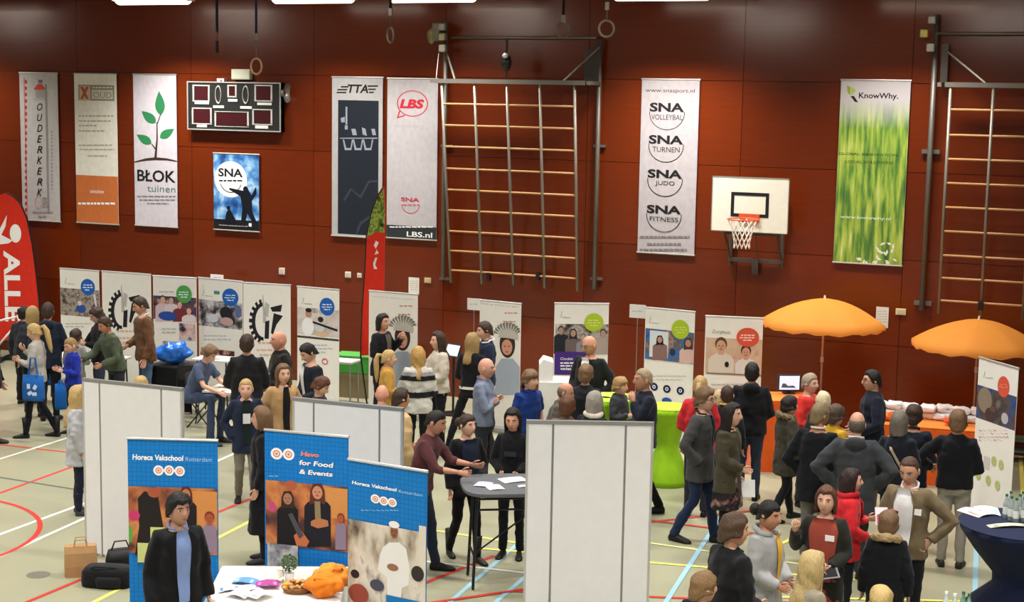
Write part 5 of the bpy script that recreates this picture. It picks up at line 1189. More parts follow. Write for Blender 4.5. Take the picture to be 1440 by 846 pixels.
Pp['parka_child'] = person(1110, 557, 1.56, 120, 'child in an olive parka with a brown fur hood by the orange counter', '#3a372c', '#17171b', 'full', '#1d1613', FAIR, style='coat', hem=.66, extras=(('furhood', '#6b5a3e'),), kid=.2, legs='walk', arms=('down', 'low'))
Pp['red_grey'] = person(1139, 525, 1.72, 60, 'short grey-haired woman in a red jacket under the left parasol', '#c4302a', '#2a2a30', 'short', '#9a8d78', FAIR, sex='f', style='jacket', arms=('low', 'low'), vee=('#c9c0b4', .6, False), vw=.05)
Pp['white_hair'] = person(1158, 551, 1.56, 160, 'white-haired woman in a dark coat beneath the pole of the left parasol', '#2f2d2a', '#2a2a30', 'bob', '#cdbf9a', FAIR, sex='f', style='jacket', extras=(('scarf', '#8a7a5a'),))
Pp['black_coat_man'] = person(1153, 567, 1.82, 160, 'man with sandy hair in a black coat and grey trousers seen from behind', '#101216', '#6a675e', 'short', '#7d6a4c', TAN, style='jacket', hem=.70, collar='#d9d5cf', arms=('low', 'pocket'), hyaw=-25, fat=1.14)
Pp['yellow_top'] = person(1176, 570, 1.60, 140, 'person in a yellow top squeezed between the black coat and the grey hooded coat', '#c79a2c', '#2a2a30', 'full', '#4a3a2c', LIGHT, sex='f', kid=.1)
Pp['hood_grey'] = person(1206, 579, 1.84, 178, 'balding man in a dark grey hooded coat with hands on hips', '#35373a', '#2a2c32', 'fringe', '#5c5248', '#c09078', style='jacket', hem=.66, extras=(('hood', '#35373a'),), collar='#d4d0ca', arms=('hips', 'hips'), fat=1.14, bulk=.01)
Pp['navy_glasses'] = person(1228, 520, 1.84, -72, 'man with glasses in a dark navy jacket below the wall between the parasols', '#171c2a', '#5f574a', 'short', BLK, LIGHT, style='jacket', arms=('low', 'low'), extras=(('glasses',),), hem=.86)
Pp['grey_strap'] = person(1265, 578, 1.74, 170, 'grey-haired woman with a shoulder strap and tan hair seen from behind', '#1b1d24', '#22222a', 'bob', '#6d6459', LIGHT, sex='f', style='jacket', extras=(('strap', '#9a8a70', 1),), arms=('low', 'down'))
Pp['dark_back'] = person(1286, 570, 1.70, 172, 'dark-haired man in a navy jacket seen from behind at the orange table', '#191e29', '#22242c', 'full', DBR, LIGHT, style='jacket', arms=('low', 'down'), collar='#2a2f3a')
Pp['grey_jeans'] = person(1348, 577, 1.78, 178, 'person in a black sweater and pale grey jeans seen from behind', '#111216', '#8d877a', 'boy', LBR, LIGHT, arms=('low', 'side'), fat=1.06, bulk=.012, hem=.90, shoes='#2a2520')
# right front
Pp['red_scarf'] = person(1197, 659, 1.62, 100, 'dark-haired woman in a bright red jacket facing right in the front crowd', '#c4252a', '#1a1a20', 'bob', '#2a1a18', FAIR, sex='f', style='jacket', arms=('low', 'front'), extras=(('scarf', '#b01f2a'),))
Pp['rust'] = person(1163, 684, 1.70, -10, 'woman in a rust red dress and dark cardigan holding a tablet', '#26241f', '#1c1a1e', 'bob', RBR, FAIR, sex='f', style='jacket', hem=.5, vee=('#9a4536', 1.0, True), vw=.12, arms=('wave', 'low'), extras=(('badge', .07, 1.30),), skirt=('#8f3d30', .55, .2))
Pp['tan_blazer'] = person(1278, 643, 1.84, -20, 'man in a tan blazer and white shirt looking down with leaflets in hand', '#6b5c44', '#15161b', 'thin', '#4a3628', '#c28f74', style='jacket', vee=('#dcd9d8', 1.0, True), vw=.085, arms=('front', 'hips'), extras=(('lapel', '#6b5c44'), ('badge', .125, 1.28)), hpitch=20, hem=.82, collar='#e2dfdc')
Pp['fur_child'] = person(1250, 719, 1.50, 175, 'brown-haired child in a black coat with a tan fur collar, seen from behind', '#121216', '#15151a', 'boy', LBR, FAIR, style='coat', extras=(('furhood', '#9a8058'),), kid=.25)
Pp['grey_wool'] = person(1083, 704, 1.72, 60, 'woman with a black bun in a light grey wool coat over a yellow top', '#9b9a98', '#23232a', 'bun', BLK, TAN, sex='f', style='coat', vee=('#d0a02c', .75, False), vw=.05, arms=('low', 'low'), collar='#9b9a98', hpitch=6)
Pp['black_front'] = person(1032, 723, 1.82, 125, 'brown-haired man in a black jacket at the lower edge, left of the grey coat', '#151517', '#1a1a20', 'full', '#4a3626', LIGHT, style='jacket', arms=('low', 'low'), fat=1.15, hyaw=-20)
Pp['low_boy'] = person(989, 805, 1.52, 140, 'boy with light brown hair whose head just shows at the bottom edge', '#141518', '#1a1a20', 'boy', '#7d5f3e', FAIR, style='jacket', kid=.3, hyaw=-20)
Pp['wavy_girl'] = person(1143, 776, 1.66, 120, 'girl with long wavy blonde hair in front of the rust dress', '#8f8674', '#1a1a20', 'verylong', '#b39a68', FAIR, sex='f', style='sweater', arms=('low', 'front'), wavy=.010)
Pp['crown_child'] = person(1240, 826, 1.40, 180, 'blond child showing only a crown at the bottom edge near the tan blazer', '#2a2a30', '#1a1a20', 'full', '#c0a468', FAIR, kid=.4)
# left front
Pp['suit'] = person(250, 694, 1.80, 18, 'man in a black suit and open light blue shirt before the left blue banner', '#131316', '#15161a', 'full', '#120f0e', '#b98a72', style='jacket', vee=('#7f93c4', 1.0, True), vw=.058, arms=('down', 'down'), extras=(('lapel', '#101013'),), collar='#8497c6', hyaw=12)
finish_people()
# ================================================================ furniture and small things
def cloth_table(p, top_poly, h, m, label, waist=None, name='covered_table', cat='table', base_poly=None, topm=None):
    """table under a stretched cover: top outline (x,y list round p), optional waist factor"""
    t = empty(name, (p.x, p.y, 0), 0, label=label, cat=cat); n = len(top_poly); rr = []
    lv = [(0.0, 1.0), (.08, .97), (h*.25, .82), (h*.45, waist), (h*.55, waist), (h*.75, .72), (h*.93, .95), (h, 1.0)] if waist else [(0, 1.06), (h*.3, 1.04), (h*.7, 1.015), (h-.02, 1.0), (h, .985)]
    bp = base_poly or top_poly
    for i, (z, k) in enumerate(lv):
        f = z/h; ring_ = []
        for j in range(n):
            a = Vector(bp[j])*(1-f)+Vector(top_poly[j])*f
            w_ = 1+(.03*math.sin(j*2.7+1) if 0 < f < .95 else 0)
            ring_.append(Vector((a.x*k*w_, a.y*k*w_, z)))
        rr.append(ring_)
    MB().rings(rr).build('cover', m, t, waist is not None)
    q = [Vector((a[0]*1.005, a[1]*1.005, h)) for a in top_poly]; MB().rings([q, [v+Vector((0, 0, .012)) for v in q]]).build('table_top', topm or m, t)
    return t
def circ(r, n=32): return [(r*math.cos(2*math.pi*i/n), r*math.sin(2*math.pi*i/n)) for i in range(n)]
def rectp(a, b, rz, n=6):
    P = []
    for (x0, y0), (x1, y1) in (((-a, -b), (a, -b)), ((a, -b), (a, b)), ((a, b), (-a, b)), ((-a, b), (-a, -b))):
        for i in range(n): P.append((x0+(x1-x0)*i/n, y0+(y1-y0)*i/n))
    c, s = math.cos(rz), math.sin(rz); return [(x*c-y*s, x*s+y*c) for x, y in P]
def bottle(p, label, group, capc='#2f6b4a', h=.24, c='#c9d6d0'):
    t = empty('water_bottle', p, 0, label=label, cat='bottle', group=group); mb = MB()
    mb.rings([[Vector((r*math.cos(2*math.pi*i/14), r*math.sin(2*math.pi*i/14), z*h)) for i in range(14)] for z, r in ((0, .026), (.02, .031), (.35, .031), (.6, .030), (.72, .022), (.85, .013), (.95, .012))])
    mb.build('glass', mat(c, .12, 'glass', var=0, trans=.55, spec=.5), t, True)
    MB().tube([(0,0,h*.93), (0,0,h*1.02)], .0145, 10).build('cap', plas(capc), t); mb = MB()
    mb.rings([[Vector((.0315*math.cos(2*math.pi*i/14), .0315*math.sin(2*math.pi*i/14), z*h)) for i in range(14)] for z in (.18, .5)], False); mb.build('label', ink('#e2e6e0'), t)
def paper(p, wd, ln, rz, c, label, z=0, name='leaflet', tilt=0, group=None, pr=None, cat='leaflet', bend=.02):
    t = empty(name, (p.x, p.y, p.z), rz, label=label, cat=cat, group=group); vs = []; N = 5
    for k in (0, .003):
        for i in range(N):
            for j in (0, 1): x = -wd/2+wd*i/(N-1); vs.append((x, -ln/2+ln*j, .004+k+bend*abs(math.sin(i/(N-1)*math.pi))))
    fs = []
    for i in range(N-1): a = 2*i; fs += [(a, a+2, a+3, a+1), (10+a, 10+a+1, 10+a+3, 10+a+2), (a, 10+a, 10+a+2, a+2), (a+1, a+3, 10+a+3, 10+a+1)]
    fs += [(0, 1, 11, 10), (8, 18, 19, 9)]
    o = MB().add(vs, fs).build('sheet', ink(c), t); t.rotation_euler = (tilt, 0, rz)
    if pr:
        MB().add([(-wd*.4, -ln*.4, .012+bend*.35), (wd*.4, -ln*.4, .012+bend*.35), (wd*.38, ln*.1, .014+bend*.4), (-wd*.38, ln*.1, .014+bend*.4)], [(0, 1, 2, 3)]).build('printed_area', ink(pr), t)
    return t

# ---- grey high table
c0 = F(708, 680, 1.08); rzv = YAW+R(8)
t = empty('high_table', (c0.x, c0.y, 0), rzv, label='grey high folding table with black steel legs left of the middle partition', cat='table')
pts = []
for i in range(40):
    a = 2*math.pi*i/40; cc, ss = math.cos(a), math.sin(a); pts.append((.45*math.copysign(abs(cc)**.55, cc), .44*math.copysign(abs(ss)**.55, ss)))
bevel(MB().rings([[Vector((x*k, y*k, z)) for x, y in pts] for z, k in ((1.04, .97), (1.05, 1), (1.08, 1), (1.085, .99))]).build('table_top', plas('#5c5d60', .5), t), .004)
lm = metal('#26272a', .4)
for sx in (-1, 1):
    for sy in (-1, 1): MB().tube([(sx*.30, sy*.2, 1.04), (sx*.34, sy*.25, 0.012)], .016, 8).build('leg', lm, t)
    MB().tube([(sx*.325, -.235, .35), (sx*.325, .235, .35)], .012, 8).build('stretcher', lm, t)
for sy in (-1, 1): MB().tube([(-.31, sy*.215, .86), (.31, sy*.215, .86)], .012, 8).build('stretcher', lm, t)
MB().tube([(-.32, -.23, .4), (.32, -.2, .86)], .01, 8).build('brace', lm, t)
g = 'papers on the grey high table'
for dx, dy, rz, c, lb in ((.12, .12, .3, '#eceae6', 'white sheet lying near the far edge of the grey high table'), (-.22, -.05, -.4, '#b9b4cc', 'lilac leaflet under the hands of the maroon man'), (-.12, -.18, .2, '#e6e3e0', 'white leaflet at the near side of the grey high table'), (.22, -.15, .1, '#dedcd8', 'small white card on the grey high table by the partition')):
    o = Matrix.Rotation(rzv, 3, 'Z') @ Vector((dx, dy, 0)); paper(Vector((c0.x+o.x, c0.y+o.y, 1.085)), .28 if dx > .1 and dy > 0 else .17, .2 if dx < .2 else .08, rzv+rz, c, lb, group=g, bend=.006)

# ---- dark blue bar table on the right with bottles
c0 = F(1437, 738, 1.08)
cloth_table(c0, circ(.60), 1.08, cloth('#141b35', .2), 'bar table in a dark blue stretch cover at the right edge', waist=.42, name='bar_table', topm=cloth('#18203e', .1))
for i, (px, py) in enumerate(((1414, 706), (1421, 709), (1428, 712), (1433, 706), (1439, 711), (1420, 702), (1437, 702))):
    q = F(px, py+22, 1.092); bottle((q.x, q.y, 1.092), 'small green-capped water bottle among those on the dark blue bar table', 'bottles on the dark blue bar table')
for px, py, w_, l_, rz, c, lb, pr in ((1372, 721, .22, .30, .5, '#e9e6e8', 'white brochure at the left rim of the dark blue bar table', '#c9a08c'), (1388, 719, .24, .3, -.2, '#eceaf2', 'glossy white brochure beside the bottles on the dark blue bar table', '#a9c4e4'), (1420, 740, .44, .10, .12, '#c9ccb4', 'long pale green card in front of the bottles', '#9fa98a')):
    q = F(px, py, 1.094); paper(Vector((q.x, q.y, 1.092)), w_, l_, rz+YAW, c, lb, pr=pr, group='brochures on the dark blue bar table')
# a low table just under the picture edge carries more bottles
c1 = F(1346, 872, .75); cloth_table(c1, rectp(.42, .3, YAW), .75, cloth('#e0ddd6', .1), 'white table at the bottom edge with green bottles', name='small_table')
for i, px in enumerate((1329, 1341, 1353, 1361)):
    q = F(px, 870+(i % 2)*3, .762); bottle((q.x, q.y, .762), 'green-capped bottle peeking over the bottom edge of the picture', 'bottles at the bottom edge', capc='#2a5f44' if i > 1 else '#e8ebe6', c='#7fa890' if i > 1 else '#d9e2dc')

# ---- lime green tables
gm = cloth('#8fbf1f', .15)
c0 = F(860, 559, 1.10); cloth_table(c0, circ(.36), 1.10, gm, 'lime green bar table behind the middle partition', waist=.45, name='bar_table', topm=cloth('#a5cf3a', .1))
paper(Vector((c0.x-.1, c0.y, 1.112)), .2, .26, .4, '#d9c95a', 'yellow leaflet on the lime green bar table')
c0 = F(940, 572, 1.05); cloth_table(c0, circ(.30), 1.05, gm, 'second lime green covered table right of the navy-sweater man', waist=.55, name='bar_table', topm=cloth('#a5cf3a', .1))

# ---- orange counter with a monitor, orange table with parcels
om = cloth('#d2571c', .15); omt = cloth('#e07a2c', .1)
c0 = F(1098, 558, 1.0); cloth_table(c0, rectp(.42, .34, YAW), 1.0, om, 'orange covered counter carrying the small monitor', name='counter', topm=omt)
q = F(1109, 553, 1.012)
t = empty('monitor', (q.x, q.y, 1.012), YAW+R(6), label='small flat monitor with a bright picture on the orange counter', cat='monitor')
bevel(MB().box((-.17,-.02,.03), (.17,.02,.28)).build('casing', plas('#2c2f3a', .4), t), .012); MB().box((-.145,-.0225,.06), (.145,-.02,.258)).build('screen', mat('#c9d8ee', .3, 'screen', emit=.75, var=0), t)
MB().add([(-.12,-.0235,.09), (.1,-.0235,.085), (.06,-.0235,.12), (-.02,-.0235,.115), (-.06,-.0235,.15), (-.1,-.0235,.15)], [(0,1,2,3,4,5)]).build('screen_image', ink('#4f6a86'), t)
MB().box((-.08,-.06,0), (.08,.07,.014)).build('foot', plas('#22242c'), t); MB().box((-.025,-.0,.01), (.025,.03,.06)).build('neck', plas('#22242c'), t)
c0 = F(1306, 594, .78); rz_t = R(6)
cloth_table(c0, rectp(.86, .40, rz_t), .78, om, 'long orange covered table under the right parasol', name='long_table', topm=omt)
rngp = random.Random(5)
for i in range(18):
    u = -.76+i*.15 if i < 11 else -.70+(i-11)*.225; o = Matrix.Rotation(rz_t, 3, 'Z') @ Vector((u, .2+rngp.uniform(-.05, .05), 0))
    tt = empty('parcel', (c0.x+o.x, c0.y+o.y, .792 if i < 11 else .895), rz_t+rngp.uniform(-.3, .3), label='crumpled white parcel lying on the cloth of the long orange table' if i < 11 else 'crumpled white parcel on top of the row on the long orange table', cat='parcel', group='white parcels on the orange table')
    m = MB(); m.ell((0, 0, 0), 1, 1, 1, 16, 10); m.v = [Vector((math.copysign(abs(v.x)**.55, v.x)*.115, math.copysign(abs(v.y)**.55, v.y)*.10, math.copysign(abs(v.z)**.55, v.z)*.05+.05)) for v in m.v]; m.v = [v+Vector((noise.noise(v*12+Vector((i, 0, 0))), noise.noise(v*12+Vector((0, i, 0))), abs(noise.noise(v*12)))) * .03 for v in m.v]
    zmin = min(v.z for v in m.v); m.v = [v-Vector((0, 0, zmin)) for v in m.v]; m.build('wrapping', ink('#dedcda'), tt); MB().obox((0.02, -.088, .06), .05, .008, .014).build('printed_label', ink('#8f9196'), tt)
for u, c, lb in ((-.5, '#d86a2a', 'orange goodie bag lying on the long table, left one'), (.35, '#d2481f', 'red-orange goodie bag lying at the right of the long table')):
    o = Matrix.Rotation(rz_t, 3, 'Z') @ Vector((u, -.12, 0)); tt = empty('goodie_bag', (c0.x+o.x, c0.y+o.y, .792), .4, label=lb, cat='bag')
    m = MB(); m.ell((0, 0, .06), .16, .11, .06, 14, 8); m.v = [v+Vector((0, 0, .02*noise.noise(v*14))) for v in m.v]; zmin = min(v.z for v in m.v); m.v = [v-Vector((0, 0, zmin)) for v in m.v]; m.build('fabric', cloth(c), tt, True); MB().ring((0, -.08, .08), .06, .008, 'Y', 16, 6).build('handle', cloth(c), tt)

# ---- parasols
def parasol(tip, edge_l, R_, label, foot_h=2.30):
    p = F(tip[0], tip[1], foot_h); t = empty('parasol', (p.x, p.y, 0), 0, label=label, cat='parasol', group='orange parasols')
    mb = MB(); N = 64; rr = []; dz = .34
    for k in range(9):
        r = k/8; ring_ = []
        for i in range(N):
            a = 2*math.pi*i/N; seg = abs(((i/8.0) % 1)-.5)*2          # 1 on a rib, 0 mid gore
            sag = (1-seg**2)*.05*r*r; rad = R_*r*(1-(1-seg**2)*.045*r)
            ring_.append(Vector((rad*math.cos(a), rad*math.sin(a), foot_h-.05-dz*r**1.8-sag*.5)))
        rr.append(ring_)
    last = rr[-1]; rr.append([v*1.0-Vector((0, 0, .055+.012*math.sin(i*.785*2))) for i, v in enumerate(last)])
    rr[0] = [Vector((.006*math.cos(2*math.pi*i/N), .006*math.sin(2*math.pi*i/N), foot_h-.05)) for i in range(N)]
    mb.rings(rr, False)
    m = mat('#ec9a42', .7, 'canopy', var=.03, scale=3, spec=.15); nt = m.node_tree
    if 'tl' not in nt.nodes:
        bs = nt.nodes['Principled BSDF']; tr = nt.nodes.new('ShaderNodeBsdfTranslucent'); tr.name = 'tl'; tr.inputs[0].default_value = rgb('#f4a858'); mx = nt.nodes.new('ShaderNodeMixShader'); mx.inputs[0].default_value = .4
        ou = nt.nodes['Material Output']; nt.links.new(bs.outputs[0], mx.inputs[1]); nt.links.new(tr.outputs[0], mx.inputs[2]); nt.links.new(mx.outputs[0], ou.inputs[0])
    mb.build('canopy', m, t, True)
    for i in range(8):
        a = 2*math.pi*(i*8+4)/N; a = 2*math.pi*i/8; pts_ = [Vector((R_*r*math.cos(a), R_*r*math.sin(a), foot_h-.058-dz*r**1.8)) for r in (.02, .25, .5, .75, .98)]; MB().tube(pts_, .004, 5).build('rib', metal('#c9c4bc'), t)
    MB().tube([(0, 0, .05), (0, 0, foot_h-.03)], .016, 10).build('pole', mat('#b98a78', .4, 'pole', spec=.5), t, True); MB().tube([(0, 0, foot_h-.06), (0, 0, foot_h)], [.02, .012], 8).build('tip', plas('#e6e0d6'), t)
    MB().tube([(0, 0, 1.38), (0, 0, 1.46)], .024, 10).build('joint', plas('#c9b4a8'), t); MB().rings([[Vector((r*math.cos(2*math.pi*i/20), r*math.sin(2*math.pi*i/20), z)) for i in range(20)] for z, r in ((0, .22), (.05, .22), (.08, .12), (.1, .03))]).build('base', plas('#5a5a5c'), t)
parasol((1160, 415), None, .90, 'orange parasol over the red-jacketed grey-haired woman', 2.36)
parasol((1377, 444), None, .92, 'orange parasol at the right edge above the angled roll-up', 2.19)

# ---- white plinth behind the suited man
p = F(768, 505, 1.35); t = empty('display_plinth', (p.x, p.y, 0), YAW, label='white display plinth left of the purple roll-up', cat='plinth')
bevel(MB().box((-.10,-.25,0), (.42,.25,1.06)).build('body', plas('#d9d5cf'), t), .01); MB().prism([(-.10,1.06), (.10,1.06), (.10,1.34), (-.04,1.38), (-.10,1.30)], -.2, .2).build('side_upright', plas('#e2dfda'), t)

# ---- front table with leaflets and food
c0 = Vector((-7.29, -12.26, 0)); rzt = YAW+R(2); M_ = Matrix.Rotation(rzt, 3, 'Z')
cloth_table(c0, rectp(.58, .54, rzt), .80, cloth('#dedad2', .1), 'white covered table with leaflets and orange bags before the young cooks banner', name='display_table')
def on(px, py, z=.812): q = F(px, py, z); return Vector((q.x, q.y, z))
g = 'leaflets on the white display table'
for i, (px, py, c, pr, rz, lb) in enumerate(((322, 829, '#dfe2ee', '#5a8fce', .3, 'white and blue leaflet at the left front of the display table'), (345, 818, '#5f93cf', '#a9cbe8', -.2, 'blue leaflet on top of the pile on the display table'), (350, 829, '#d9d6e6', '#b7a9d2', .6, 'lilac leaflet in the middle of the display table pile'), (337, 836, '#e3e1ea', '#c9c4dc', -.5, 'pale leaflet close to the suited man on the display table'),
        (376, 822, '#a23f86', '#c97ab0', .1, 'magenta folded leaflet on the display table'), (365, 836, '#e6e4e2', '#d0c8d6', .9, 'white leaflet with faint print at the table centre'), (384, 812, '#e9e5e0', '#d6b8a8', -.3, 'small white card near the potted plant'))):
    paper(on(px, py, .813+.006*i), .21, .15, rzt+rz, c, lb, group=g, pr=pr, bend=.02)
q = on(407, 818); t = empty('potted_plant', q, 0, label='little round green plant in a white pot on the display table', cat='plant')
MB().rings([[Vector((r*math.cos(2*math.pi*i/16), r*math.sin(2*math.pi*i/16), z)) for i in range(16)] for z, r in ((0, .035), (.09, .048), (.085, .042))]).build('pot', plas('#d9d6cc'), t, True); MB().tube([(0,0,.07), (0,0,.15)], .005, 6).build('stem', cloth('#5a4a30'), t)
m = MB(); rg = random.Random(2)
for i in range(420):
    d = Vector((rg.gauss(0, 1), rg.gauss(0, 1), rg.gauss(0, 1))).normalized(); c = d*.072*(rg.random()**.35)+Vector((0, 0, .18)); u = Vector((rg.gauss(0, 1), rg.gauss(0, 1), rg.gauss(0, 1))).normalized(); v = d.cross(u).normalized()*.011; u = d*.016+u*.006
    m.add([c-v, c+u*.4-v*.2, c+u, c+v], [(0, 1, 2, 3)])
o_ = m.build('foliage', mat('#4f6b3c', .7, 'leaf', var=.2, scale=40), t); o_['kind'] = 'stuff'
t = empty('candle_jar', on(394, 817), 0, label='small cream candle jar left of the potted plant', cat='jar'); MB().rings([[Vector((r*math.cos(2*math.pi*i/16), r*math.sin(2*math.pi*i/16), z)) for i in range(16)] for z, r in ((0, .03), (.01, .034), (.09, .034), (.1, .03))]).build('jar', plas('#e2dccb'), t, True); MB().tube([(0,0,.095), (0,0,.112)], .028, 12).build('lid', plas('#cfc4b4'), t)
t = empty('snack_basket', on(418, 832), rzt, label='wicker basket of wrapped snacks in the middle of the display table', cat='basket')
MB().rings([[Vector((a*1.35*math.cos(2*math.pi*i/24), a*math.sin(2*math.pi*i/24), z)) for i in range(24)] for z, a in ((0, .08), (.05, .105), (.055, .098), (.012, .07))]).build('basket', mat('#8a5f36', .8, 'wicker', var=.2, scale=60, bump=.6), t)
snack = []
for i in range(22):
    x, y = rg.uniform(-.11, .11), rg.uniform(-.075, .075); c = rg.choice(('#c98a3a', '#d9a04c', '#b5763a', '#c9a070', '#a8865c', '#8d9a4c'))
    w_ = Matrix.Rotation(rzt, 3, 'Z') @ Vector((x, y, 0)); base = on(418, 832)
    tt = empty('snack', (base.x+w_.x, base.y+w_.y, base.z+.03+rg.uniform(0, .04)), rg.uniform(0, 3), label='small wrapped snack heaped in the wicker basket', cat='snack', group='snacks in the wicker basket'); mm = MB(); mm.ell((0, 0, .015), .034, .02, .016, 8, 6); mm.build('wrapper', ink(c), tt, True)
for i, (px, py, rz, sc, c, lb) in enumerate(((472, 826, .3, 1.0, '#e0872c', 'orange cloth bag heaped at the right end of the display table'), (455, 838, -.5, .9, '#e27a1e', 'orange cloth bag in front of the other orange bag'))):
    t = empty('cloth_bag', on(px, py), rzt+rz, label=lb, cat='bag'); m = MB(); m.ell((0, 0, 0), .18*sc, .13*sc, .10*sc, 36, 22)
    m.v = [v*(1+.40*noise.noise(v*9+Vector((i*4, 0, 0)))+.22*noise.noise(v*22)) for v in m.v]; zmin = min(v.z for v in m.v); m.v = [v-Vector((0, 0, zmin)) for v in m.v]; m.build('fabric', cloth(c), t, True); m = MB(); m.tube([(-.1*sc, -.05, .10), (-.04*sc, -.08, .20*sc), (.04*sc, -.06, .2*sc), (.1*sc, -.02, .10)], .012, 6, .5); m.build('handle', cloth(c), t, True)

# ---- bags on the floor by the left partition
q = F(114, 808); t = empty('paper_bag', (q.x, q.y, 0), YAW+R(15), label='brown paper bag on the floor at the foot of the left partition', cat='bag')
m = MB(); m.rings([[Vector((x*.16*k, y*.09*k2, z)) for x, y in ((-1,-1), (0,-1.08), (1,-1), (1.05,0), (1,1), (0,1.08), (-1,1), (-1.05,0))] for z, k, k2 in ((0, 1, 1), (.12, 1.02, 1.05), (.26, 1, .9), (.33, .98, .6))], True); m.build('bag', mat('#ad8558', .8, 'paper', var=.08, bump=.3), t)
for sy in (-1, 1): MB().tube([(-.07, sy*.05, .32), (-.05, sy*.06, .40), (.05, sy*.06, .40), (.07, sy*.05, .32)], .006, 6).build('handle', cloth('#a9825a'), t)
q = F(152, 822); t = empty('backpack', (q.x, q.y, 0), YAW+R(-5), label='flat black backpack lying beside the paper bag', cat='backpack')
m = MB(); m.rings([[Vector((p_.x, p_.y, z)) for p_ in sellipse(0, 0, 0, .27*k, .15*k, 20, 3.5)] for z, k in ((0, .96), (.05, 1.0), (.16, .98), (.2, .85))]); m.build('body', cloth('#121214', .5), t, True); MB().rings([[Vector((p_.x+.05, p_.y-.13, z)) for p_ in sellipse(0, 0, 0, .14*k, .05*k, 16, 3)] for z, k in ((.02, .9), (.1, 1), (.13, .8))]).build('pocket', cloth('#1a1a1d', .5), t, True)
MB().tube([(-.2,-.05,.17), (-.1,-.12,.23), (.05,-.1,.22), (.15,-.03,.19)], .014, 6, .5).build('strap', cloth('#0e0e10'), t)
q = F(170, 806); t = empty('handbag', (q.x, q.y, 0), YAW+R(25), label='black handbag standing behind the backpack, half under the blue banner', cat='bag')
m = MB(); m.rings([[Vector((p_.x, p_.y, z)) for p_ in sellipse(0, 0, 0, .16*k, .08*k, 20, 3.2)] for z, k in ((0, 1), (.16, 1.0), (.27, .82))]); m.build('body', mat('#111113', .5, 'leather'), t, True); MB().tube([(-.1,0,.26), (-.06,0,.36), (.06,0,.36), (.1,0,.26)], .009, 6).build('handle', plas('#0c0c0e'), t)

# ---- tables, chairs and goods along the left wall
def folding_table(c, a, b, h, rz, tm, label, legc='#3a3b3e'):
    t = empty('folding_table', (c.x, c.y, 0), rz, label=label, cat='table'); bevel(MB().box((-a,-b,h-.03), (a,b,h)).build('table_top', tm, t), .006)
    for sx in (-1, 1):
        for sy in (-1, 1): MB().tube([(sx*(a-.08), sy*(b-.06), h-.03), (sx*(a-.05), sy*(b-.05), .012)], .014, 8).build('leg', metal(legc), t)
    return t
c0 = F(328, 546, .80); folding_table(c0, .36, .30, .80, YAW*.4, plas('#d4d0c6'), 'small pale table where the boy in the slate T-shirt draws')
for px, py, c, lb in ((320, 543, '#d9d2b0', 'cream sheet under the hands of the drawing boy'), (338, 544, '#7fb24a', 'bright green folder at the right end of the drawing table')):
    q = F(px, py, .802); paper(Vector((q.x, q.y, .802)), .26 if px < 330 else .12, .2, .4, c, lb, bend=.004)
c0 = F(252, 511, .76); folding_table(c0, .42, .32, .76, R(5), plas('#2a2a2d'), 'black table below the green-oval roll-up')
MB().box((-.41,-.33,.05), (.41,-.31,.74)).build('front_cloth', cloth('#121215'), bpy.data.objects[ [o.name for o in col.objects if o.get('label') == 'black table below the green-oval roll-up'][0] ])
q = F(243, 511, .76); t = empty('plastic_bag', (q.x, q.y, .76), .3, label='shiny bright blue plastic bag heaped on the black table', cat='bag')
m = MB(); m.ell((0, 0, .12), .30, .24, .17, 36, 22); m.v = [v*(1+.30*noise.noise(v*6)+.16*noise.noise(v*15)) for v in m.v]; zmin = min(v.z for v in m.v); m.v = [v-Vector((0, 0, zmin)) for v in m.v]; m.build('bag', mat('#1765c0', .28, 'foil', var=.08, spec=.5, scale=6, bump=.5), t, True); MB().tube([(.12,-.1,.14), (.2,-.15,.2), (.24,-.05,.13)], .012, 6).build('handle', plas('#1765c0'), t)
q = F(304, 503, .9); folding_table(q, .33, .22, .9, R(8), plas('#cfccc4'), 'narrow pale table with leaflets behind the drawing boy'); paper(Vector((q.x, q.y, .9)), .3, .22, .2, '#e3e0dc', 'white leaflets on the narrow pale table', bend=.01)
c0 = F(112, 500, .80); folding_table(c0, .8, .3, .80, R(4), plas('#c9c5bd'), 'pale table before the leftmost roll-ups')
def chair(p, rz, label):
    t = empty('folding_chair', (p.x, p.y, 0), rz, label=label, cat='chair', group='black folding chairs'); bk = plas('#17171a')
    bevel(MB().box((-.2,-.2,.43), (.2,.2,.455)).build('seat', bk, t), .008); m = MB(); m.rings([[Vector((.2*c_, .2+.02, z)) if False else Vector((x, .21+.03*(z-.6), z)) for x in (-.19*k, -.1*k, .1*k, .19*k)]+[Vector((x, .225+.03*(z-.6), z)) for x in (.19*k, .1*k, -.1*k, -.19*k)] for z, k, c_ in ((.62, .9, 0), (.68, 1, 0), (.80, 1, 0), (.85, .85, 0))]); m.build('backrest', bk, t)
    for sx in (-1, 1): MB().tube([(sx*.2, -.2, .012), (sx*.2, .18, .5), (sx*.19, .23, .83)], .011, 8).build('frame_tube', metal('#2c2d30'), t); MB().tube([(sx*.18, .2, .012), (sx*.18, -.16, .44)], .011, 8).build('leg', metal('#2c2d30'), t)
q = F(262, 592); chair(Vector((q.x, q.y, 0)), R(20), 'black folding chair beside the boy in the slate T-shirt')
q = F(287, 600); chair(Vector((q.x, q.y, 0)), R(100), 'black folding chair under the drawing boy, near the left partition')
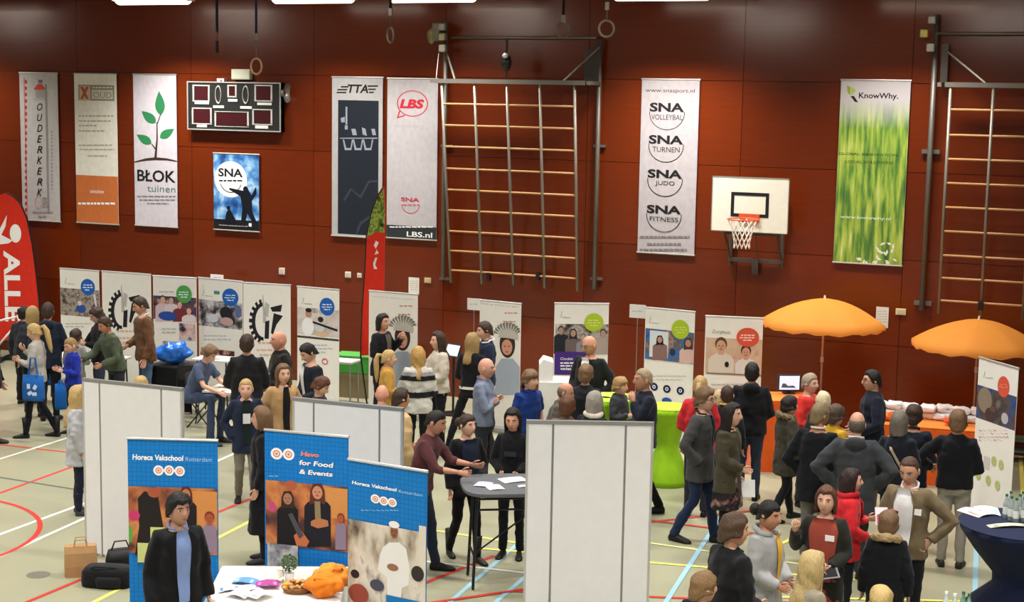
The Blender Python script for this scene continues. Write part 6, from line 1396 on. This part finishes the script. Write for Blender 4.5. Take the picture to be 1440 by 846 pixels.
# boxes at the centre
q = F(500, 556); t = empty('storage_box', (q.x, q.y, 0), R(10), label='green storage box on a carton below the narrow feather flag', cat='box'); MB().box((-.3,-.2,0), (.3,.2,.42)).build('carton', mat('#8f8264', .8, 'card', var=.06), t); bevel(MB().box((-.32,-.22,.42), (.34,.22,.70)).build('green_tub', plas('#3f9a3c'), t), .02); MB().box((-.33,-.23,.70), (.35,.23,.725)).build('lid', plas('#57a94e'), t)
q = F(478, 566); t = empty('white_table', (q.x, q.y, 0), R(5), label='small white side table left of the green storage box', cat='table'); MB().box((-.3,-.2,.70), (.3,.2,.73)).build('table_top', plas('#d9d5cc'), t)
for sx in (-1, 1):
    for sy in (-1, 1): MB().tube([(sx*.26, sy*.16, .7), (sx*.26, sy*.16, .012)], .014, 8).build('leg', metal('#9a9a98'), t)
q = F(637, 582); t = empty('display_stand', (q.x, q.y, 0), R(-15), label='dark stand with a tilted tablet behind the woman in the cream sweater', cat='stand'); MB().tube([(0,0,.02), (0,0,1.0)], .02, 8).build('pole', metal('#2a2a2c'), t); o = MB().box((-.15,-.01,-.11), (.15,.01,.11)).build('tablet', plas('#22252c', .3), t); o.location = (0,-.02,1.05); o.rotation_euler = (R(-25),0,0); o2 = MB().box((-.13,-.013,-.09), (.13,-.01,.09)).build('screen', mat('#b9c8dc', .3, 'screen', emit=.5, var=0), o); MB().rings([[Vector((r*math.cos(2*math.pi*i/20), r*math.sin(2*math.pi*i/20), z)) for i in range(20)] for z, r in ((0, .2), (.02, .2), (.03, .03))]).build('base', metal('#2a2a2c'), t)
q = W(1436, 640, .35); t = empty('bench', (q.x, q.y, 0), R(0), label='low dark green bench by the wall at the right picture edge', cat='bench')
for z in (.18, .34): MB().box((-.25,-.16,z-.03), (1.3,.16,z)).build('plank', mat('#5d7a6a', .6, 'paint'), t)
for x in (-.15, 1.1): MB().box((x-.03,-.14,0), (x+.03,.14,.31)).build('support', plas('#22282a'), t)

# ---- bicycle at the left edge
q = F(-2, 514); t = empty('bicycle', (q.x, q.y, 0), YAW+R(12), label='white-framed bicycle on a stand at the left edge before the red flag', cat='bicycle'); wm = plas('#dcdad6', .35); zc = .36
for x in (-.52, .52): wl_ = MB().ring((x, 0, zc), .33, .018, 'Y', 36, 8).build('wheel', plas('#17171a'), t, True); mm = MB(); [mm.tube([(x, 0, zc), (x+.32*math.cos(2*math.pi*i/16), 0, zc+.32*math.sin(2*math.pi*i/16))], .0018, 4) for i in range(16)]; mm.tube([(x,-.04,zc), (x,.04,zc)], .02, 8); mm.build('spokes', metal('#9a9a9a'), wl_)
m = MB()
for a_, b_ in (((-.05,0,.32),(-.15,0,.85)), ((-.05,0,.32),(.38,0,.82)), ((-.15,0,.80),(.36,0,.92)), ((-.05,0,.32),(-.52,0,.36)), ((-.15,0,.80),(-.52,0,.36)), ((.36,0,.95),(.40,0,.72))): m.tube([a_, b_], .02, 8)
m.build('frame', wm, t, True); MB().tube([(.40,0,.72), (.52,0,.36)], .018, 8).build('fork', wm, t); m = MB(); m.ell((-.18,0,.98), .13, .06, .03); m.tube([(-.15,0,.82), (-.17,0,.97)], .014, 8); m.build('saddle', plas('#141416'), t, True)
MB().tube([(.36,0,.93), (.37,0,1.05), (.45,-.2,1.06), (.40,-.28,1.0)], .014, 8).build('handlebar', plas('#141416'), t); MB().tube([(.37,0,1.05), (.45,.2,1.06), (.40,.28,1.0)], .014, 8).build('handlebar', plas('#141416'), t); MB().ring((-.05,-.03,.32), .09, .012, 'Y', 24, 6).build('chainring', metal('#2a2a2c'), t)

# ---- things carried by people
def tote(p, rz, c, label, wd=.34, ht=.38, pr=None, hl=.25):
    t = empty('tote_bag', (p.x, p.y, p.z), rz, label=label, cat='bag'); m = MB()
    m.rings([[Vector((q.x, q.y, z)) for q in sellipse(0, 0, 0, wd/2*k, k2, 20, 3)] for z, k, k2 in ((0, .92, .03), (.05, 1, .05), (ht*.6, 1, .045), (ht, .96, .02))]); m.build('bag', cloth(c), t, True)
    for sy in (-1, 1): MB().tube([(-wd*.22, sy*.02, ht-.03), (-wd*.1, sy*.012, ht+hl), (wd*.1, sy*.012, ht+hl), (wd*.22, sy*.02, ht-.03)], .008, 6).build('handle', cloth(c), t)
    if pr:
        m = MB()
        for i, (x, z) in enumerate(((-.05, .22), (.05, .21), (-.03, .12), (.04, .11))): m.obox((x, -.052, z), .05, .004, .07, ry=.5*i)
        m.build('printed_emblem', ink(pr), t)
def at_person(k, v): return wpt(Pp[k], v)
camrz = YAW
q = F(47, 548, .78); tote(Vector((q.x, q.y, .62)), camrz+R(-10), '#1f5fa8', 'blue tote bag with white emblem on the arm of the blonde woman', pr='#c9d6e8')
q = F(65, 541, .55); tote(Vector((q.x, q.y, .55)), camrz+R(10), '#2a68ad', 'plain blue bag held by the navy hooded man', .24, .36, hl=.05)
q = F(86, 577, .25); tote(Vector((q.x, q.y, .27)), camrz+R(30), '#1c66b8', 'narrow blue bag hanging from the hand of the cobalt boy', .18, .4, hl=.04)
q = handpt(Pp['olive_woman'], 1, .10); paper(Vector((q.x+.05, q.y, q.z-.06)), .26, .2, camrz, '#dfdcd8', 'white papers in the hand of the woman in the olive jacket', tilt=R(70), cat='papers')
q = handpt(Pp['rust'], 1, .10); t = empty('tablet', (q.x, q.y, q.z+.01), camrz+R(12), label='dark tablet held flat by the woman in the rust dress', cat='tablet'); t.rotation_euler = (R(25), R(-8), camrz); bevel(MB().box((-.15,-.1,-.006), (.13,.1,.006)).build('case', plas('#6d6a6c', .4), t), .004); MB().box((-.13,-.085,.006), (.11,.085,.008)).build('screen', plas('#1c1c20', .2), t)
q = handpt(Pp['tan_blazer'], -1, .09); t = empty('phone', (q.x+.02, q.y-.03, q.z), 0, label='phone with a red case in the hand of the tan-blazer man', cat='phone'); t.rotation_euler = (R(-15), R(20), camrz); bevel(MB().box((-.04,-.006,-.03), (.04,.006,.12)).build('case', plas('#a82a3c', .4), t), .004); MB().box((-.034,-.008,-.024), (.034,-.006,.114)).build('screen', plas('#3a2228', .2), t)
paper(Vector((q.x-.07, q.y-.02, q.z+.04)), .12, .17, camrz, '#dcd4d8', 'folded leaflet with red print beside the phone of the tan-blazer man', tilt=R(65), pr='#c2566a', bend=.004)
q = handpt(Pp['bald_shirt'], 1, .1)
